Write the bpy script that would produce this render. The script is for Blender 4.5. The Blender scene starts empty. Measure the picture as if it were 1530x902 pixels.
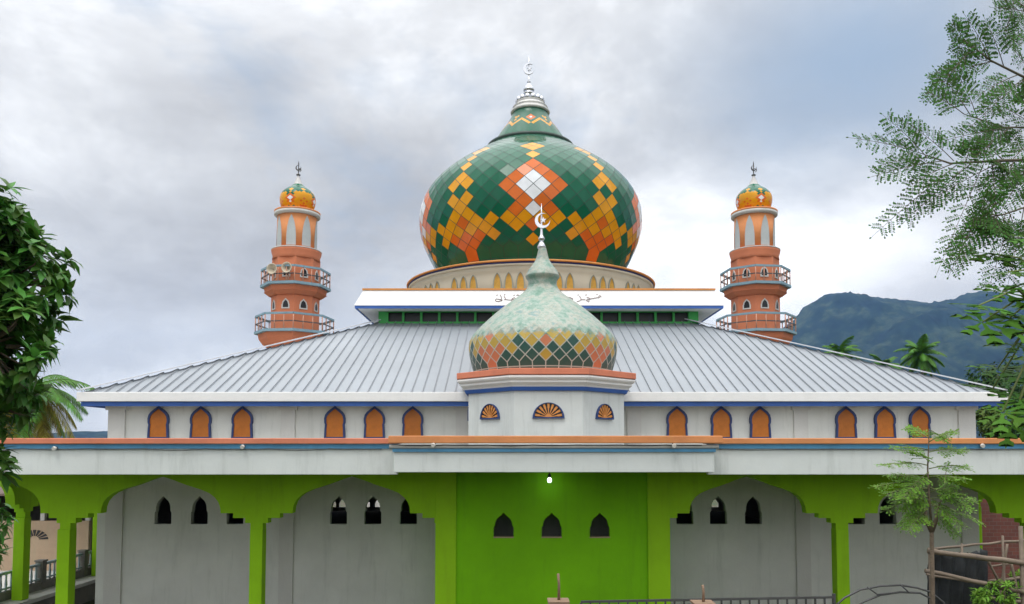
import bpy, bmesh, math, random
from mathutils import Vector, Matrix, noise
R = math.radians
PI = math.pi
random.seed(7)
scene = bpy.context.scene
COL = scene.collection

# ------------------------------------------------------------------ camera
F_PX, CXP, HOR, PITCH = 1150.0, 765.0, 668.0, R(3.0)
CAM = Vector((-0.7, 0.0, 3.1))
PY0 = HOR - F_PX * math.tan(PITCH)
cd = bpy.data.cameras.new('camera')
cam = bpy.data.objects.new('camera', cd)
COL.objects.link(cam)
cam.location = CAM
cam.rotation_euler = (R(90) + PITCH, 0, 0)
cd.sensor_width = 36.0
cd.lens = 36.0 * F_PX / 1530.0
cd.shift_y = (PY0 - 451.0) / 1530.0
cd.clip_start = 0.1
cd.clip_end = 12000
scene.camera = cam

# ------------------------------------------------------------------ sky, sun, exposure
SUN_EL, SUN_AZ = R(62), R(200)          # azimuth measured from +Y (view direction), clockwise
w = bpy.data.worlds.new('World'); scene.world = w
w.use_nodes = True
nt = w.node_tree; nt.nodes.clear()
def N(tree, t, **kw):
    n = tree.nodes.new(t)
    for k, v in kw.items():
        setattr(n, k, v)
    return n
def math_node(tree, op, a, b=None, clamp=False):
    n = N(tree, 'ShaderNodeMath', operation=op, use_clamp=clamp)
    for i, v in enumerate((a, b)):
        if v is None: continue
        if isinstance(v, (int, float)): n.inputs[i].default_value = v
        else: tree.links.new(v, n.inputs[i])
    return n.outputs[0]
L = nt.links.new
out = N(nt, 'ShaderNodeOutputWorld'); bg = N(nt, 'ShaderNodeBackground')
sky = N(nt, 'ShaderNodeTexSky', sky_type='NISHITA')
sky.sun_disc = False; sky.sun_elevation = SUN_EL; sky.sun_rotation = SUN_AZ
sky.air_density = 1.0; sky.dust_density = 1.5; sky.ozone_density = 1.0
bg.inputs['Strength'].default_value = 0.10
tc = N(nt, 'ShaderNodeTexCoord')
sep = N(nt, 'ShaderNodeSeparateXYZ'); L(tc.outputs['Generated'], sep.inputs[0])
zz = math_node(nt, 'MAXIMUM', sep.outputs[2], 0.0)
stretch = N(nt, 'ShaderNodeVectorMath', operation='MULTIPLY'); stretch.inputs[1].default_value = (1, 1, 1.8)
L(tc.outputs['Generated'], stretch.inputs[0])
def cloud_noise(scale, detail, rough, off, dist=0.0, sx=1.0, sy=1.0):
    mp = N(nt, 'ShaderNodeMapping'); mp.inputs['Location'].default_value = off
    mp.inputs['Scale'].default_value = (sx, sy, 1)
    L(stretch.outputs[0], mp.inputs[0])
    n = N(nt, 'ShaderNodeTexNoise'); n.inputs['Scale'].default_value = scale
    n.inputs['Detail'].default_value = detail; n.inputs['Roughness'].default_value = rough
    n.inputs['Distortion'].default_value = dist
    L(mp.outputs[0], n.inputs['Vector'])
    return n.outputs[0]
def ramp(tree, fac, stops):
    r = N(tree, 'ShaderNodeValToRGB')
    els = r.color_ramp.elements
    while len(els) < len(stops): els.new(0.5)
    for e, (p, c) in zip(els, stops):
        e.position = p; e.color = (c[0], c[1], c[2], 1)
    tree.links.new(fac, r.inputs[0])
    return r.outputs[0]
g = lambda v: (v, v, v)
cover = ramp(nt, cloud_noise(2.0, 7, 0.58, (3.1, 1.7, 0), 0.3), [(0.22, g(0.0)), (0.40, g(1.0))])
CS = 10.0                                 # background strength 0.10 -> cloud radiance in display units
shade = ramp(nt, cloud_noise(2.2, 11, 0.60, (8.3, 4.4, 2.3), 0.2),
             [(0.35, (.45*CS, .45*CS, .455*CS)), (0.49, (.62*CS, .625*CS, .63*CS)), (0.62, (.89*CS, .895*CS, .895*CS))])
# broad structure of the overcast, by compass direction (az = x/y ahead) and elevation (el = z/|dir|)
yy = math_node(nt, 'MAXIMUM', sep.outputs[1], 0.05)
az_ = math_node(nt, 'DIVIDE', sep.outputs[0], yy)
el_ = sep.outputs[2]
front = math_node(nt, 'MULTIPLY', math_node(nt, 'MAXIMUM', sep.outputs[1], 0.0), 1.6, clamp=True)
wob = math_node(nt, 'MULTIPLY', math_node(nt, 'SUBTRACT', cloud_noise(2.6, 7, .6, (1, 2, 3)), 0.5), 0.30)
def blob(a0, wa, e0, we, gain):
    u = math_node(nt, 'DIVIDE', math_node(nt, 'SUBTRACT', math_node(nt, 'ADD', az_, wob), a0), wa)
    v = math_node(nt, 'DIVIDE', math_node(nt, 'SUBTRACT', math_node(nt, 'ADD', el_, math_node(nt, 'MULTIPLY', wob, .55)), e0), we)
    d = math_node(nt, 'ADD', math_node(nt, 'MULTIPLY', u, u), math_node(nt, 'MULTIPLY', v, v))
    e = math_node(nt, 'POWER', 2.71828, math_node(nt, 'MULTIPLY', d, -1.0))
    return math_node(nt, 'MULTIPLY', math_node(nt, 'MULTIPLY', e, front), gain)
zen = math_node(nt, 'MULTIPLY_ADD', math_node(nt, 'POWER', zz, 4.5), 4.2)
nt.nodes[-1].inputs[2].default_value = 1.08
amp = math_node(nt, 'ADD', zen, blob(0.40, 0.27, 0.235, 0.080, 1.05))
amp = math_node(nt, 'ADD', amp, blob(-0.50, 0.30, 0.49, 0.09, 0.20))
amp = math_node(nt, 'ADD', amp, blob(-0.30, 0.45, 0.345, 0.07, -0.08))
amp = math_node(nt, 'ADD', amp, blob(0.22, 0.14, 0.40, 0.08, -0.12))
amp = math_node(nt, 'ADD', amp, blob(-0.50, 0.35, 0.16, 0.06, 0.16))
bk = N(nt, 'ShaderNodeVectorMath', operation='DOT_PRODUCT'); L(tc.outputs['Generated'], bk.inputs[0])
bk.inputs[1].default_value = Vector((0.05, -1.0, 0.33)).normalized()
amp = math_node(nt, 'ADD', amp, math_node(nt, 'MULTIPLY', math_node(nt, 'POWER', math_node(nt, 'MAXIMUM', bk.outputs['Value'], 0.0), 4.0), 0.85))
gapc = blob(0.47, 0.21, 0.43, 0.10, 0.9)
fillc = blob(0.40, 0.34, 0.235, 0.085, 1.0)
vs = N(nt, 'ShaderNodeVectorMath', operation='SCALE'); L(shade, vs.inputs[0]); L(amp, vs.inputs['Scale'])
# blue gaps are veiled by thin high cloud
veil = N(nt, 'ShaderNodeMix', data_type='RGBA'); veil.inputs[0].default_value = 0.45
L(sky.outputs[0], veil.inputs[6]); veil.inputs[7].default_value = (.60*CS, .74*CS, .88*CS, 1)
mix = N(nt, 'ShaderNodeMix', data_type='RGBA')
cov2 = math_node(nt, 'SUBTRACT', math_node(nt, 'ADD', cover, fillc, clamp=True), gapc, clamp=True); L(cov2, mix.inputs[0]); L(veil.outputs[2], mix.inputs[6]); L(vs.outputs[0], mix.inputs[7])
L(mix.outputs[2], bg.inputs[0]); L(bg.outputs[0], out.inputs[0])

sl = bpy.data.lights.new('sun', 'SUN'); sl.energy = 1.0; sl.angle = R(25); sl.color = (1.0, 0.97, 0.92)
so = bpy.data.objects.new('sun', sl); COL.objects.link(so)
sdir = Vector((math.sin(SUN_AZ)*math.cos(SUN_EL), math.cos(SUN_AZ)*math.cos(SUN_EL), math.sin(SUN_EL)))
so.rotation_euler = sdir.to_track_quat('Z', 'Y').to_euler(); so.location = (0, -20, 40)
vw = scene.view_settings
vw.view_transform = 'Standard'; vw.look = 'None'; vw.gamma = 1.0; vw.exposure = 0.20; vw.use_curve_mapping = False

# ------------------------------------------------------------------ helpers
def at(px, py, Y):
    """photo pixel + depth -> world point"""
    xc = (px - CXP) / F_PX; yc = (PY0 - py) / F_PX
    c, s = math.cos(PITCH), math.sin(PITCH)
    d = Vector((xc, c - yc*s, s + yc*c))
    return CAM + d * (Y / d.y)
def ZP(py, Y): return at(CXP, py, Y).z
def XP(px, Y, py=668): return at(px, py, Y).x

def tag(o, label=None, cat=None, group=None, kind=None):
    if label: o['label'] = label
    if cat: o['category'] = cat
    if group: o['group'] = group
    if kind: o['kind'] = kind
    return o
def thing(name, loc, label, cat, group=None):
    o = bpy.data.objects.new(name, None); COL.objects.link(o)
    o.location = loc; o.empty_display_size = 0.3
    return tag(o, label, cat, group)
def root_loc(o):
    v = Vector((0, 0, 0))
    while o is not None:
        v = v + Vector(o.location); o = o.parent
    return v
def copy_tree(o, parent=None):
    kids = list(o.children)
    c = o.copy(); COL.objects.link(c); c.parent = parent
    for ch in kids: copy_tree(ch, c)
    return c

class MB:
    def __init__(s): s.v = []; s.f = []; s.m = []; s.sm = []
    def add(s, verts, faces, mi=0, smooth=False):
        b = len(s.v); s.v += [tuple(p) for p in verts]
        for f in faces:
            s.f.append([b + i for i in f]); s.m.append(mi); s.sm.append(smooth)
    def box(s, x0, x1, y0, y1, z0, z1, mi=0, M=None):
        if x0 > x1: x0, x1 = x1, x0
        if y0 > y1: y0, y1 = y1, y0
        if z0 > z1: z0, z1 = z1, z0
        vs = [Vector(p) for p in ((x0,y0,z0),(x1,y0,z0),(x1,y1,z0),(x0,y1,z0),(x0,y0,z1),(x1,y0,z1),(x1,y1,z1),(x0,y1,z1))]
        if M: vs = [M @ p for p in vs]
        s.add(vs, [(0,3,2,1),(4,5,6,7),(0,1,5,4),(1,2,6,5),(2,3,7,6),(3,0,4,7)], mi)
    def hexa(s, lo, hi, mi=0):
        """two matching 4-point loops"""
        s.add(list(lo)+list(hi), [(0,3,2,1),(4,5,6,7),(0,1,5,4),(1,2,6,5),(2,3,7,6),(3,0,4,7)], mi)
    def bar(s, a, b, wd, ht, mi=0, up=(0,0,1)):
        a = Vector(a); b = Vector(b); d = (b-a).normalized(); u = Vector(up)
        sx = d.cross(u)
        if sx.length < 1e-4: sx = d.cross(Vector((0,1,0)))
        sx.normalize(); u = sx.cross(d).normalized()
        lo = [a - sx*wd/2 - u*ht/2, a + sx*wd/2 - u*ht/2, a + sx*wd/2 + u*ht/2, a - sx*wd/2 + u*ht/2]
        hi = [p + (b-a) for p in lo]
        s.hexa(lo, hi, mi)
    def lathe(s, prof, n, c=(0,0), mi=0, smooth=True, rot=0.0, caps=True):
        b = len(s.v)
        for (r, z) in prof:
            for k in range(n):
                t = rot + 2*PI*k/n
                s.v.append((c[0] + r*math.sin(t), c[1] - r*math.cos(t), z))
        for j in range(len(prof)-1):
            for k in range(n):
                k2 = (k+1) % n
                s.f.append([b+j*n+k, b+j*n+k2, b+(j+1)*n+k2, b+(j+1)*n+k]); s.m.append(mi); s.sm.append(smooth)
        if caps:
            s.f.append([b+k for k in range(n)][::-1]); s.m.append(mi); s.sm.append(False)
            s.f.append([b+(len(prof)-1)*n+k for k in range(n)]); s.m.append(mi); s.sm.append(False)
    def tube(s, pts, rad, n=6, mi=0):
        pts = [Vector(p) for p in pts]
        if not isinstance(rad, (list, tuple)): rad = [rad]*len(pts)
        b = len(s.v); prev = None
        for i, p in enumerate(pts):
            d = (pts[min(i+1, len(pts)-1)] - pts[max(i-1, 0)])
            d = d.normalized() if d.length > 1e-9 else Vector((0,0,1))
            if prev is None:
                a = d.cross(Vector((0,0,1)))
                if a.length < 1e-3: a = d.cross(Vector((0,1,0)))
            else:
                a = prev - d*prev.dot(d)
            a.normalize(); prev = a; c2 = d.cross(a)
            for k in range(n):
                t = 2*PI*k/n
                s.v.append(tuple(p + (a*math.cos(t) + c2*math.sin(t))*rad[i]))
        for j in range(len(pts)-1):
            for k in range(n):
                k2 = (k+1) % n
                s.f.append([b+j*n+k, b+j*n+k2, b+(j+1)*n+k2, b+(j+1)*n+k]); s.m.append(mi); s.sm.append(True)
        s.f.append([b+k for k in range(n)][::-1]); s.m.append(mi); s.sm.append(False)
        s.f.append([b+(len(pts)-1)*n+k for k in range(n)]); s.m.append(mi); s.sm.append(False)
    def plate(s, outer, holes, y0, y1, mi=0, M=None):
        """polygon in x/z with holes, thick from y0 to y1"""
        cu = bpy.data.curves.new('tmp_outline', 'CURVE'); cu.dimensions = '2D'; cu.fill_mode = 'BOTH'
        cu.extrude = abs(y1-y0)/2
        for loop in [outer] + list(holes):
            sp = cu.splines.new('POLY'); sp.points.add(len(loop)-1); sp.use_cyclic_u = True
            for p, q in zip(sp.points, loop): p.co = (q[0], q[1], 0, 1)
        ob = bpy.data.objects.new('tmp_outline', cu); COL.objects.link(ob)
        dg = bpy.context.evaluated_depsgraph_get(); dg.update()
        me = bpy.data.meshes.new_from_object(ob.evaluated_get(dg))
        ym = (y0+y1)/2
        vs = [Vector((v.co.x, ym - v.co.z, v.co.y)) for v in me.vertices]
        if M: vs = [M @ p for p in vs]
        s.add(vs, [list(p.vertices) for p in me.polygons], mi)
        bpy.data.objects.remove(ob); bpy.data.curves.remove(cu); bpy.data.meshes.remove(me)
    def build(s, name, mats, parent=None, bevel=0.0, local=False):
        me = bpy.data.meshes.new(name)
        off = Vector((0,0,0)) if (parent is None or local) else root_loc(parent)
        me.from_pydata([(p[0]-off.x, p[1]-off.y, p[2]-off.z) for p in s.v], [], s.f)
        if not isinstance(mats, (list, tuple)): mats = [mats]
        for m in mats: me.materials.append(m)
        me.polygons.foreach_set('material_index', s.m)
        me.polygons.foreach_set('use_smooth', s.sm)
        me.update()
        o = bpy.data.objects.new(name, me); COL.objects.link(o)
        if parent is not None: o.parent = parent
        if bevel:
            b = o.modifiers.new('bevel', 'BEVEL'); b.width = bevel; b.segments = 2; b.limit_method = 'ANGLE'; b.angle_limit = R(50)
        return o

# ------------------------------------------------------------------ materials
MATS = {}
def mat(name, base, rough=0.6, var=0.12, scale=3.0, bump=0.0, bscale=40.0, metal=0.0, coat=0.0, streak=0.0,
        streak_col=(0.10,0.10,0.08), island=0.0, spec=0.5, translucent=0.0, emit=None, zs=0.12, objrand=0.0):
    m = bpy.data.materials.new(name); m.use_nodes = True
    t = m.node_tree; b = t.nodes['Principled BSDF']
    b.inputs['Roughness'].default_value = rough; b.inputs['Metallic'].default_value = metal
    b.inputs['Specular IOR Level'].default_value = spec
    if coat: b.inputs['Coat Weight'].default_value = coat; b.inputs['Coat Roughness'].default_value = 0.08
    co = N(t, 'ShaderNodeTexCoord')
    no = N(t, 'ShaderNodeTexNoise'); no.inputs['Scale'].default_value = scale; no.inputs['Detail'].default_value = 5
    no.inputs['Roughness'].default_value = 0.65
    t.links.new(co.outputs['Object'], no.inputs['Vector'])
    lo = tuple(c*(1-var) for c in base); hi = tuple(min(1, c*(1+var)) for c in base)
    col = ramp(t, no.outputs[0], [(0.3, lo), (0.7, hi)])
    if streak:
        mp = N(t, 'ShaderNodeMapping'); mp.inputs['Scale'].default_value = (1, 1, zs)
        t.links.new(co.outputs['Object'], mp.inputs[0])
        n2 = N(t, 'ShaderNodeTexNoise'); n2.inputs['Scale'].default_value = 4.5; n2.inputs['Detail'].default_value = 7
        n2.inputs['Roughness'].default_value = 0.7
        t.links.new(mp.outputs[0], n2.inputs['Vector'])
        f = ramp(t, n2.outputs[0], [(0.52, g(0)), (0.78, g(streak))])
        mx = N(t, 'ShaderNodeMix', data_type='RGBA')
        t.links.new(f, mx.inputs[0]); t.links.new(col, mx.inputs[6]); mx.inputs[7].default_value = (*streak_col, 1)
        col = mx.outputs[2]
    if island:
        ge = N(t, 'ShaderNodeNewGeometry'); hs = N(t, 'ShaderNodeHueSaturation')
        val = math_node(t, 'MULTIPLY_ADD', ge.outputs['Random Per Island'], island); t.nodes[-1].inputs[2].default_value = 1 - island*0.5
        t.links.new(val, hs.inputs['Value']); t.links.new(col, hs.inputs['Color'])
        hu = math_node(t, 'MULTIPLY_ADD', ge.outputs['Random Per Island'], 0.05*island); t.nodes[-1].inputs[2].default_value = 0.5 - 0.03*island
        t.links.new(hu, hs.inputs['Hue'])
        col = hs.outputs[0]
    if objrand:
        oi = N(t, 'ShaderNodeObjectInfo'); h2 = N(t, 'ShaderNodeHueSaturation')
        va = math_node(t, 'MULTIPLY_ADD', oi.outputs['Random'], objrand); t.nodes[-1].inputs[2].default_value = 1 - objrand*.5
        t.links.new(va, h2.inputs['Value']); t.links.new(col, h2.inputs['Color']); col = h2.outputs[0]
    t.links.new(col, b.inputs['Base Color'])
    if bump:
        nb = N(t, 'ShaderNodeTexNoise'); nb.inputs['Scale'].default_value = bscale; nb.inputs['Detail'].default_value = 4
        t.links.new(co.outputs['Object'], nb.inputs['Vector'])
        bp = N(t, 'ShaderNodeBump'); bp.inputs['Strength'].default_value = bump; bp.inputs['Distance'].default_value = 0.02
        t.links.new(nb.outputs[0], bp.inputs['Height']); t.links.new(bp.outputs[0], b.inputs['Normal'])
    if translucent:
        tr = N(t, 'ShaderNodeBsdfTranslucent'); t.links.new(col, tr.inputs['Color'])
        ms = N(t, 'ShaderNodeMixShader'); ms.inputs[0].default_value = translucent
        t.links.new(b.outputs[0], ms.inputs[1]); t.links.new(tr.outputs[0], ms.inputs[2])
        t.links.new(ms.outputs[0], t.nodes['Material Output'].inputs[0])
    if emit:
        b.inputs['Emission Color'].default_value = (*emit[0], 1); b.inputs['Emission Strength'].default_value = emit[1]
    MATS[name] = m
    return m

M_white   = mat('painted_white_plaster', (.64,.675,.655), .75, .07, .9, .10, 18, streak=.48, streak_col=(.30,.33,.30))
M_hall   = mat('hall_front_plaster', (.76,.765,.715), .8, .08, .8, .12, 18, streak=.38, streak_col=(.33,.35,.30))
M_cream   = mat('upper_wall_plaster', (.68,.67,.63), .8, .05, 1.0, .2, 30, streak=.18, streak_col=(.34,.35,.31))
M_fascia  = mat('white_fascia_paint', (.80,.80,.78), .6, .04, 1.5, .08, 20, streak=.15, streak_col=(.4,.4,.36))
M_lime    = mat('lime_green_paint', (.315,.62,.012), .75, .10, .9, .12, 25, spec=.2, streak=.35, streak_col=(.10,.22,.012))
M_block   = mat('porch_green_paint', (.20,.54,.004), .75, .12, .7, .12, 25, spec=.2, streak=.3, streak_col=(.09,.22,.01))
M_blue    = mat('royal_blue_trim', (.035,.12,.42), .5, .1)
M_teal    = mat('faded_blue_trim', (.075,.26,.44), .6, .15, 2, streak=.3, streak_col=(.02,.06,.10))
M_orange  = mat('orange_coping_paint', (.62,.24,.085), .7, .15, 1.2, .2, 25, streak=.35, streak_col=(.62,.33,.06))
M_coral   = mat('coral_coping_paint', (.62,.20,.11), .7, .12, 1.5, .2, 25, streak=.2, streak_col=(.25,.10,.06))
M_winor   = mat('orange_shutter', (.56,.165,.012), .5, .22, 2.5, .25, 14, streak=.5, streak_col=(.60,.26,.012), zs=.5, objrand=.35)
M_wframe  = mat('window_blue_frame', (.022,.05,.17), .5, .1)
M_roof    = mat('metal_roof_sheet', (.30,.325,.35), .45, .08, .5, 0, metal=.25, streak=.10, streak_col=(.36,.40,.47))
M_rib     = mat('metal_roof_rib', (.28,.30,.325), .5, .05, .5, metal=.2)
M_cap     = mat('metal_roof_cap', (.70,.72,.76), .4, .04, metal=.2)
M_gframe  = mat('green_clerestory_frame', (.03,.34,.06), .5, .1)
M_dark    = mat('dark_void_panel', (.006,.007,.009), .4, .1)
M_drum    = mat('cream_drum_plaster', (.74,.66,.52), .75, .06, 1.0, .15, 30)
M_amberw  = mat('amber_niche_paint', (.62,.33,.04), .55, .25, 3)
M_greyfr  = mat('grey_niche_frame', (.32,.33,.27), .6, .1)
M_rimor   = mat('orange_rim_paint', (.62,.25,.06), .6, .12)
M_navy    = mat('navy_line', (.02,.03,.16), .5, .1)
# glossy mosaic panels
def tile(name, c): return mat(name, c, .12, .14, 1.3, spec=.32)
M_tg = tile('green_enamel_panel', (.003,.105,.052)); M_ta = tile('amber_enamel_panel', (.68,.30,.006))
M_to = tile('orange_enamel_panel', (.62,.135,.014)); M_tw = tile('white_enamel_panel', (.74,.76,.78))
M_seam = mat('panel_seam', (.006,.03,.018), .5, .1)
TILES = [M_tg, M_ta, M_to, M_tw, M_seam]
M_silver = mat('stainless_steel', (.62,.63,.66), .18, .08, 3, metal=.95)
M_pale   = mat('old_white_enamel', (.66,.65,.62), .4, .2, 6, streak=.4, streak_col=(.25,.22,.19))
M_mina   = mat('minaret_coral_plaster', (.58,.185,.085), .75, .08, .8, .2, 20, streak=.3, streak_col=(.40,.15,.08))
M_minao  = mat('minaret_orange_paint', (.66,.25,.085), .7, .1, .9, streak=.2, streak_col=(.45,.2,.1))
M_minag  = mat('minaret_grey_niche', (.42,.45,.45), .8, .1, 1, streak=.5, streak_col=(.22,.22,.21))
M_rail   = mat('slate_blue_rail', (.19,.31,.37), .6, .12, 2, streak=.3, streak_col=(.2,.22,.22))
M_balus  = mat('weathered_pink_baluster', (.55,.28,.19), .7, .15)
M_cone   = mat('grey_cone', (.48,.47,.46), .5, .1)
M_trunk  = mat('bark', (.16,.12,.085), .9, .3, 8, .6, 30)
M_ptrunk = mat('palm_bark', (.24,.21,.17), .9, .25, 6, .5, 25)
M_leaf   = mat('broad_leaf', (.075,.20,.030), .42, .25, 1.5, island=.9, translucent=.22, spec=.25)
M_mor    = mat('pinnate_leaf', (.055,.155,.025), .55, .2, 1.5, island=.7, translucent=.30, spec=.18)
M_sap    = mat('sapling_leaf', (.15,.31,.035), .55, .2, 1.5, island=.5, translucent=.35, spec=.18)
M_pap    = mat('papaya_leaf', (.085,.22,.025), .5, .2, 2, island=.5, translucent=.35, spec=.18)
M_palm   = mat('palm_leaf', (.060,.165,.018), .5, .25, 1, island=.6, translucent=.12, spec=.18)
M_palmy  = mat('yellowed_palm_leaf', (.22,.20,.03), .55, .3, 1, island=.7, translucent=.3, spec=.18)
M_bgleaf = mat('distant_leaf', (.040,.095,.022), .6, .3, .5, island=.9, translucent=.2, spec=.18)
M_bglt   = mat('distant_light_leaf', (.10,.16,.03), .6, .3, .5, island=.8, translucent=.25, spec=.18)
M_twig   = mat('twig', (.10,.085,.05), .8, .2)
M_stem   = mat('green_stem', (.16,.20,.06), .7, .2)
M_bamboo = mat('weathered_bamboo', (.165,.125,.09), .7, .25, 5, .3, 20)
M_wood   = mat('raw_wood_stake', (.24,.155,.10), .8, .2, 6, .4, 25)
M_net    = mat('black_shade_net', (.018,.021,.023), .8, .4, 8, .5, 60)
M_iron   = mat('dark_iron', (.085,.085,.085), .5, .2, metal=.4)
M_conc   = mat('old_concrete', (.19,.18,.16), .9, .25, 2, .5, 20, streak=.5, streak_col=(.06,.06,.05))
M_slab   = mat('pale_slab_edge', (.55,.54,.51), .8, .12)
M_balf   = mat('pale_blue_baluster', (.30,.38,.40), .6, .15)
M_beige  = mat('beige_house_wall', (.44,.32,.22), .85, .12, 1.5, .2, 20, streak=.35, streak_col=(.30,.30,.20))
M_rust   = mat('rusty_roof_sheet', (.13,.09,.075), .7, .3, 2)
M_lampg  = mat('lamp_glow', (.9,1,.95), .4, 0, emit=((.80,1.0,.90), 6.0))
M_lampb  = mat('lamp_fixture', (.05,.05,.05), .5, .1)
M_bulb   = mat('frosted_bulb', (.62,.60,.55), .25, .05)
M_ink    = mat('dark_brown_lettering', (.27,.18,.17), .7, .1)
M_horn   = mat('beige_horn', (.50,.43,.32), .5, .12)

def brick_mat(name, c1, c2, mortar, scale):
    m = bpy.data.materials.new(name); m.use_nodes = True; t = m.node_tree; b = t.nodes['Principled BSDF']
    b.inputs['Roughness'].default_value = .9
    co = N(t, 'ShaderNodeTexCoord'); mp = N(t, 'ShaderNodeMapping'); mp.inputs['Rotation'].default_value = (R(90), 0, 0)
    t.links.new(co.outputs['Object'], mp.inputs[0])
    bt = N(t, 'ShaderNodeTexBrick'); bt.inputs['Scale'].default_value = scale
    bt.inputs['Color1'].default_value = (*c1, 1); bt.inputs['Color2'].default_value = (*c2, 1); bt.inputs['Mortar'].default_value = (*mortar, 1)
    bt.inputs['Mortar Size'].default_value = .012
    t.links.new(mp.outputs[0], bt.inputs['Vector']); t.links.new(bt.outputs[0], b.inputs['Base Color'])
    return m
M_brick = brick_mat('red_brickwork', (.17,.055,.040), (.12,.042,.034), (.14,.11,.09), 2.2)

# weathered mosaic for the old small dome: bands of faded paint take over from the tiles higher up
def faded(name, base, zlo, zhi, axis_z):
    m = bpy.data.materials.new(name); m.use_nodes = True; t = m.node_tree; b = t.nodes['Principled BSDF']
    b.inputs['Roughness'].default_value = .45
    co = N(t, 'ShaderNodeTexCoord')
    def nz(s, d, off=0.0):
        mp = N(t, 'ShaderNodeMapping'); mp.inputs['Location'].default_value = (off, off*.7, off*.3); t.links.new(co.outputs['Object'], mp.inputs[0])
        n = N(t, 'ShaderNodeTexNoise'); n.inputs['Scale'].default_value = s; n.inputs['Detail'].default_value = d; n.inputs['Roughness'].default_value = .7
        t.links.new(mp.outputs[0], n.inputs['Vector']); return n.outputs[0]
    c1 = ramp(t, nz(3.2, 6), [(0.34, (.09,.22,.15)), (0.43, (.17,.29,.22)), (0.50, (.33,.36,.30)), (0.56, (.37,.34,.26)), (0.63, (.13,.25,.25)), (.74, (.30,.33,.25))])
    c2 = ramp(t, nz(11, 6, 5), [(0.42, (.13,.25,.20)), (0.60, (.40,.42,.38))])
    mx = N(t, 'ShaderNodeMix', data_type='RGBA'); mx.inputs[0].default_value = .38
    t.links.new(c1, mx.inputs[6]); t.links.new(c2, mx.inputs[7])
    se = N(t, 'ShaderNodeSeparateXYZ'); t.links.new(co.outputs['Object'], se.inputs[0])
    h = math_node(t, 'SUBTRACT', se.outputs[2], axis_z + zlo)
    h = math_node(t, 'DIVIDE', h, zhi - zlo)
    h = math_node(t, 'ADD', h, math_node(t, 'MULTIPLY', math_node(t, 'SUBTRACT', nz(5, 5, 9), .5), 1.5))
    fa = ramp(t, h, [(0.35, g(0.06)), (0.6, g(1))])
    m2 = N(t, 'ShaderNodeMix', data_type='RGBA'); t.links.new(fa, m2.inputs[0])
    m2.inputs[6].default_value = (*base, 1); t.links.new(mx.outputs[2], m2.inputs[7])
    t.links.new(m2.outputs[2], b.inputs['Base Color'])
    bp = N(t, 'ShaderNodeBump'); bp.inputs['Strength'].default_value = .25; bp.inputs['Distance'].default_value = .02
    t.links.new(nz(25, 4, 3), bp.inputs['Height']); t.links.new(bp.outputs[0], b.inputs['Normal'])
    return m

# ------------------------------------------------------------------ ground and hills
GZ = -1.0
def ground_z(x, y):
    t = min(1, max(0, (10.0 - y) / 5.5)); t = t*t*(3-2*t)
    return GZ + 2.45*t
gm = bpy.data.materials.new('grassy_earth'); gm.use_nodes = True
_t = gm.node_tree; _co = N(_t, 'ShaderNodeTexCoord'); _n = N(_t, 'ShaderNodeTexNoise'); _n.inputs['Scale'].default_value = .6; _n.inputs['Detail'].default_value = 8
_t.links.new(_co.outputs['Object'], _n.inputs['Vector'])
_t.links.new(ramp(_t, _n.outputs[0], [(0.35, (.085,.068,.048)), (0.5, (.055,.06,.026)), (0.65, (.028,.05,.014))]), _t.nodes['Principled BSDF'].inputs['Base Color'])
_t.nodes['Principled BSDF'].inputs['Roughness'].default_value = .95
mb = MB()
xs = [-6000,-2500,-900,-300,-100] + [-40+4*i for i in range(21)] + [100,300,900,2500,6000]
ys = [-6000,-2000,-500,-100,-30,-10,0,3] + [4+.5*i for i in range(14)] + [14,20,30,50,90,200,500,1200,3000,7000]
vs = [(x, y, ground_z(x, y)) for y in ys for x in xs]; nx = len(xs)
mb.add(vs, [(j*nx+i, j*nx+i+1, (j+1)*nx+i+1, (j+1)*nx+i) for j in range(len(ys)-1) for i in range(nx-1)], smooth=True)
tag(mb.build('ground', gm), kind='structure')

hm = bpy.data.materials.new('forested_slope'); hm.use_nodes = True
_t = hm.node_tree; _co = N(_t, 'ShaderNodeTexCoord')
_v = N(_t, 'ShaderNodeTexVoronoi'); _v.inputs['Scale'].default_value = .055; _t.links.new(_co.outputs['Object'], _v.inputs['Vector'])
_n = N(_t, 'ShaderNodeTexNoise'); _n.inputs['Scale'].default_value = .012; _n.inputs['Detail'].default_value = 8; _n.inputs['Roughness'].default_value = .7
_t.links.new(_co.outputs['Object'], _n.inputs['Vector'])
_c1 = ramp(_t, _n.outputs[0], [(0.38, (.003,.009,.007)), (0.50, (.010,.022,.012)), (0.62, (.045,.062,.028))])
_c2 = ramp(_t, _v.outputs['Distance'], [(0.0, g(1.25)), (.9, g(.55))])
_mx = N(_t, 'ShaderNodeMix', data_type='RGBA', blend_type='MULTIPLY'); _mx.inputs[0].default_value = 1
_t.links.new(_c1, _mx.inputs[6]); _t.links.new(_c2, _mx.inputs[7])
_t.links.new(_mx.outputs[2], _t.nodes['Principled BSDF'].inputs['Base Color'])
_t.nodes['Principled BSDF'].inputs['Roughness'].default_value = 1
_t.nodes['Principled BSDF'].inputs['Specular IOR Level'].default_value = .1
ridge = [(-900,640),(-300,625),(0,640),(90,654),(130,648),(165,644),(260,655),(600,655),(950,600),(1080,545),(1150,508),(1185,478),(1205,455),(1240,438),(1262,437),(1292,443),(1340,447),(1390,453),(1420,447),(1450,437),(1476,437),(1500,452),(1535,474),(1600,505),(1750,530),(2000,560),(2600,600)]
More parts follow.
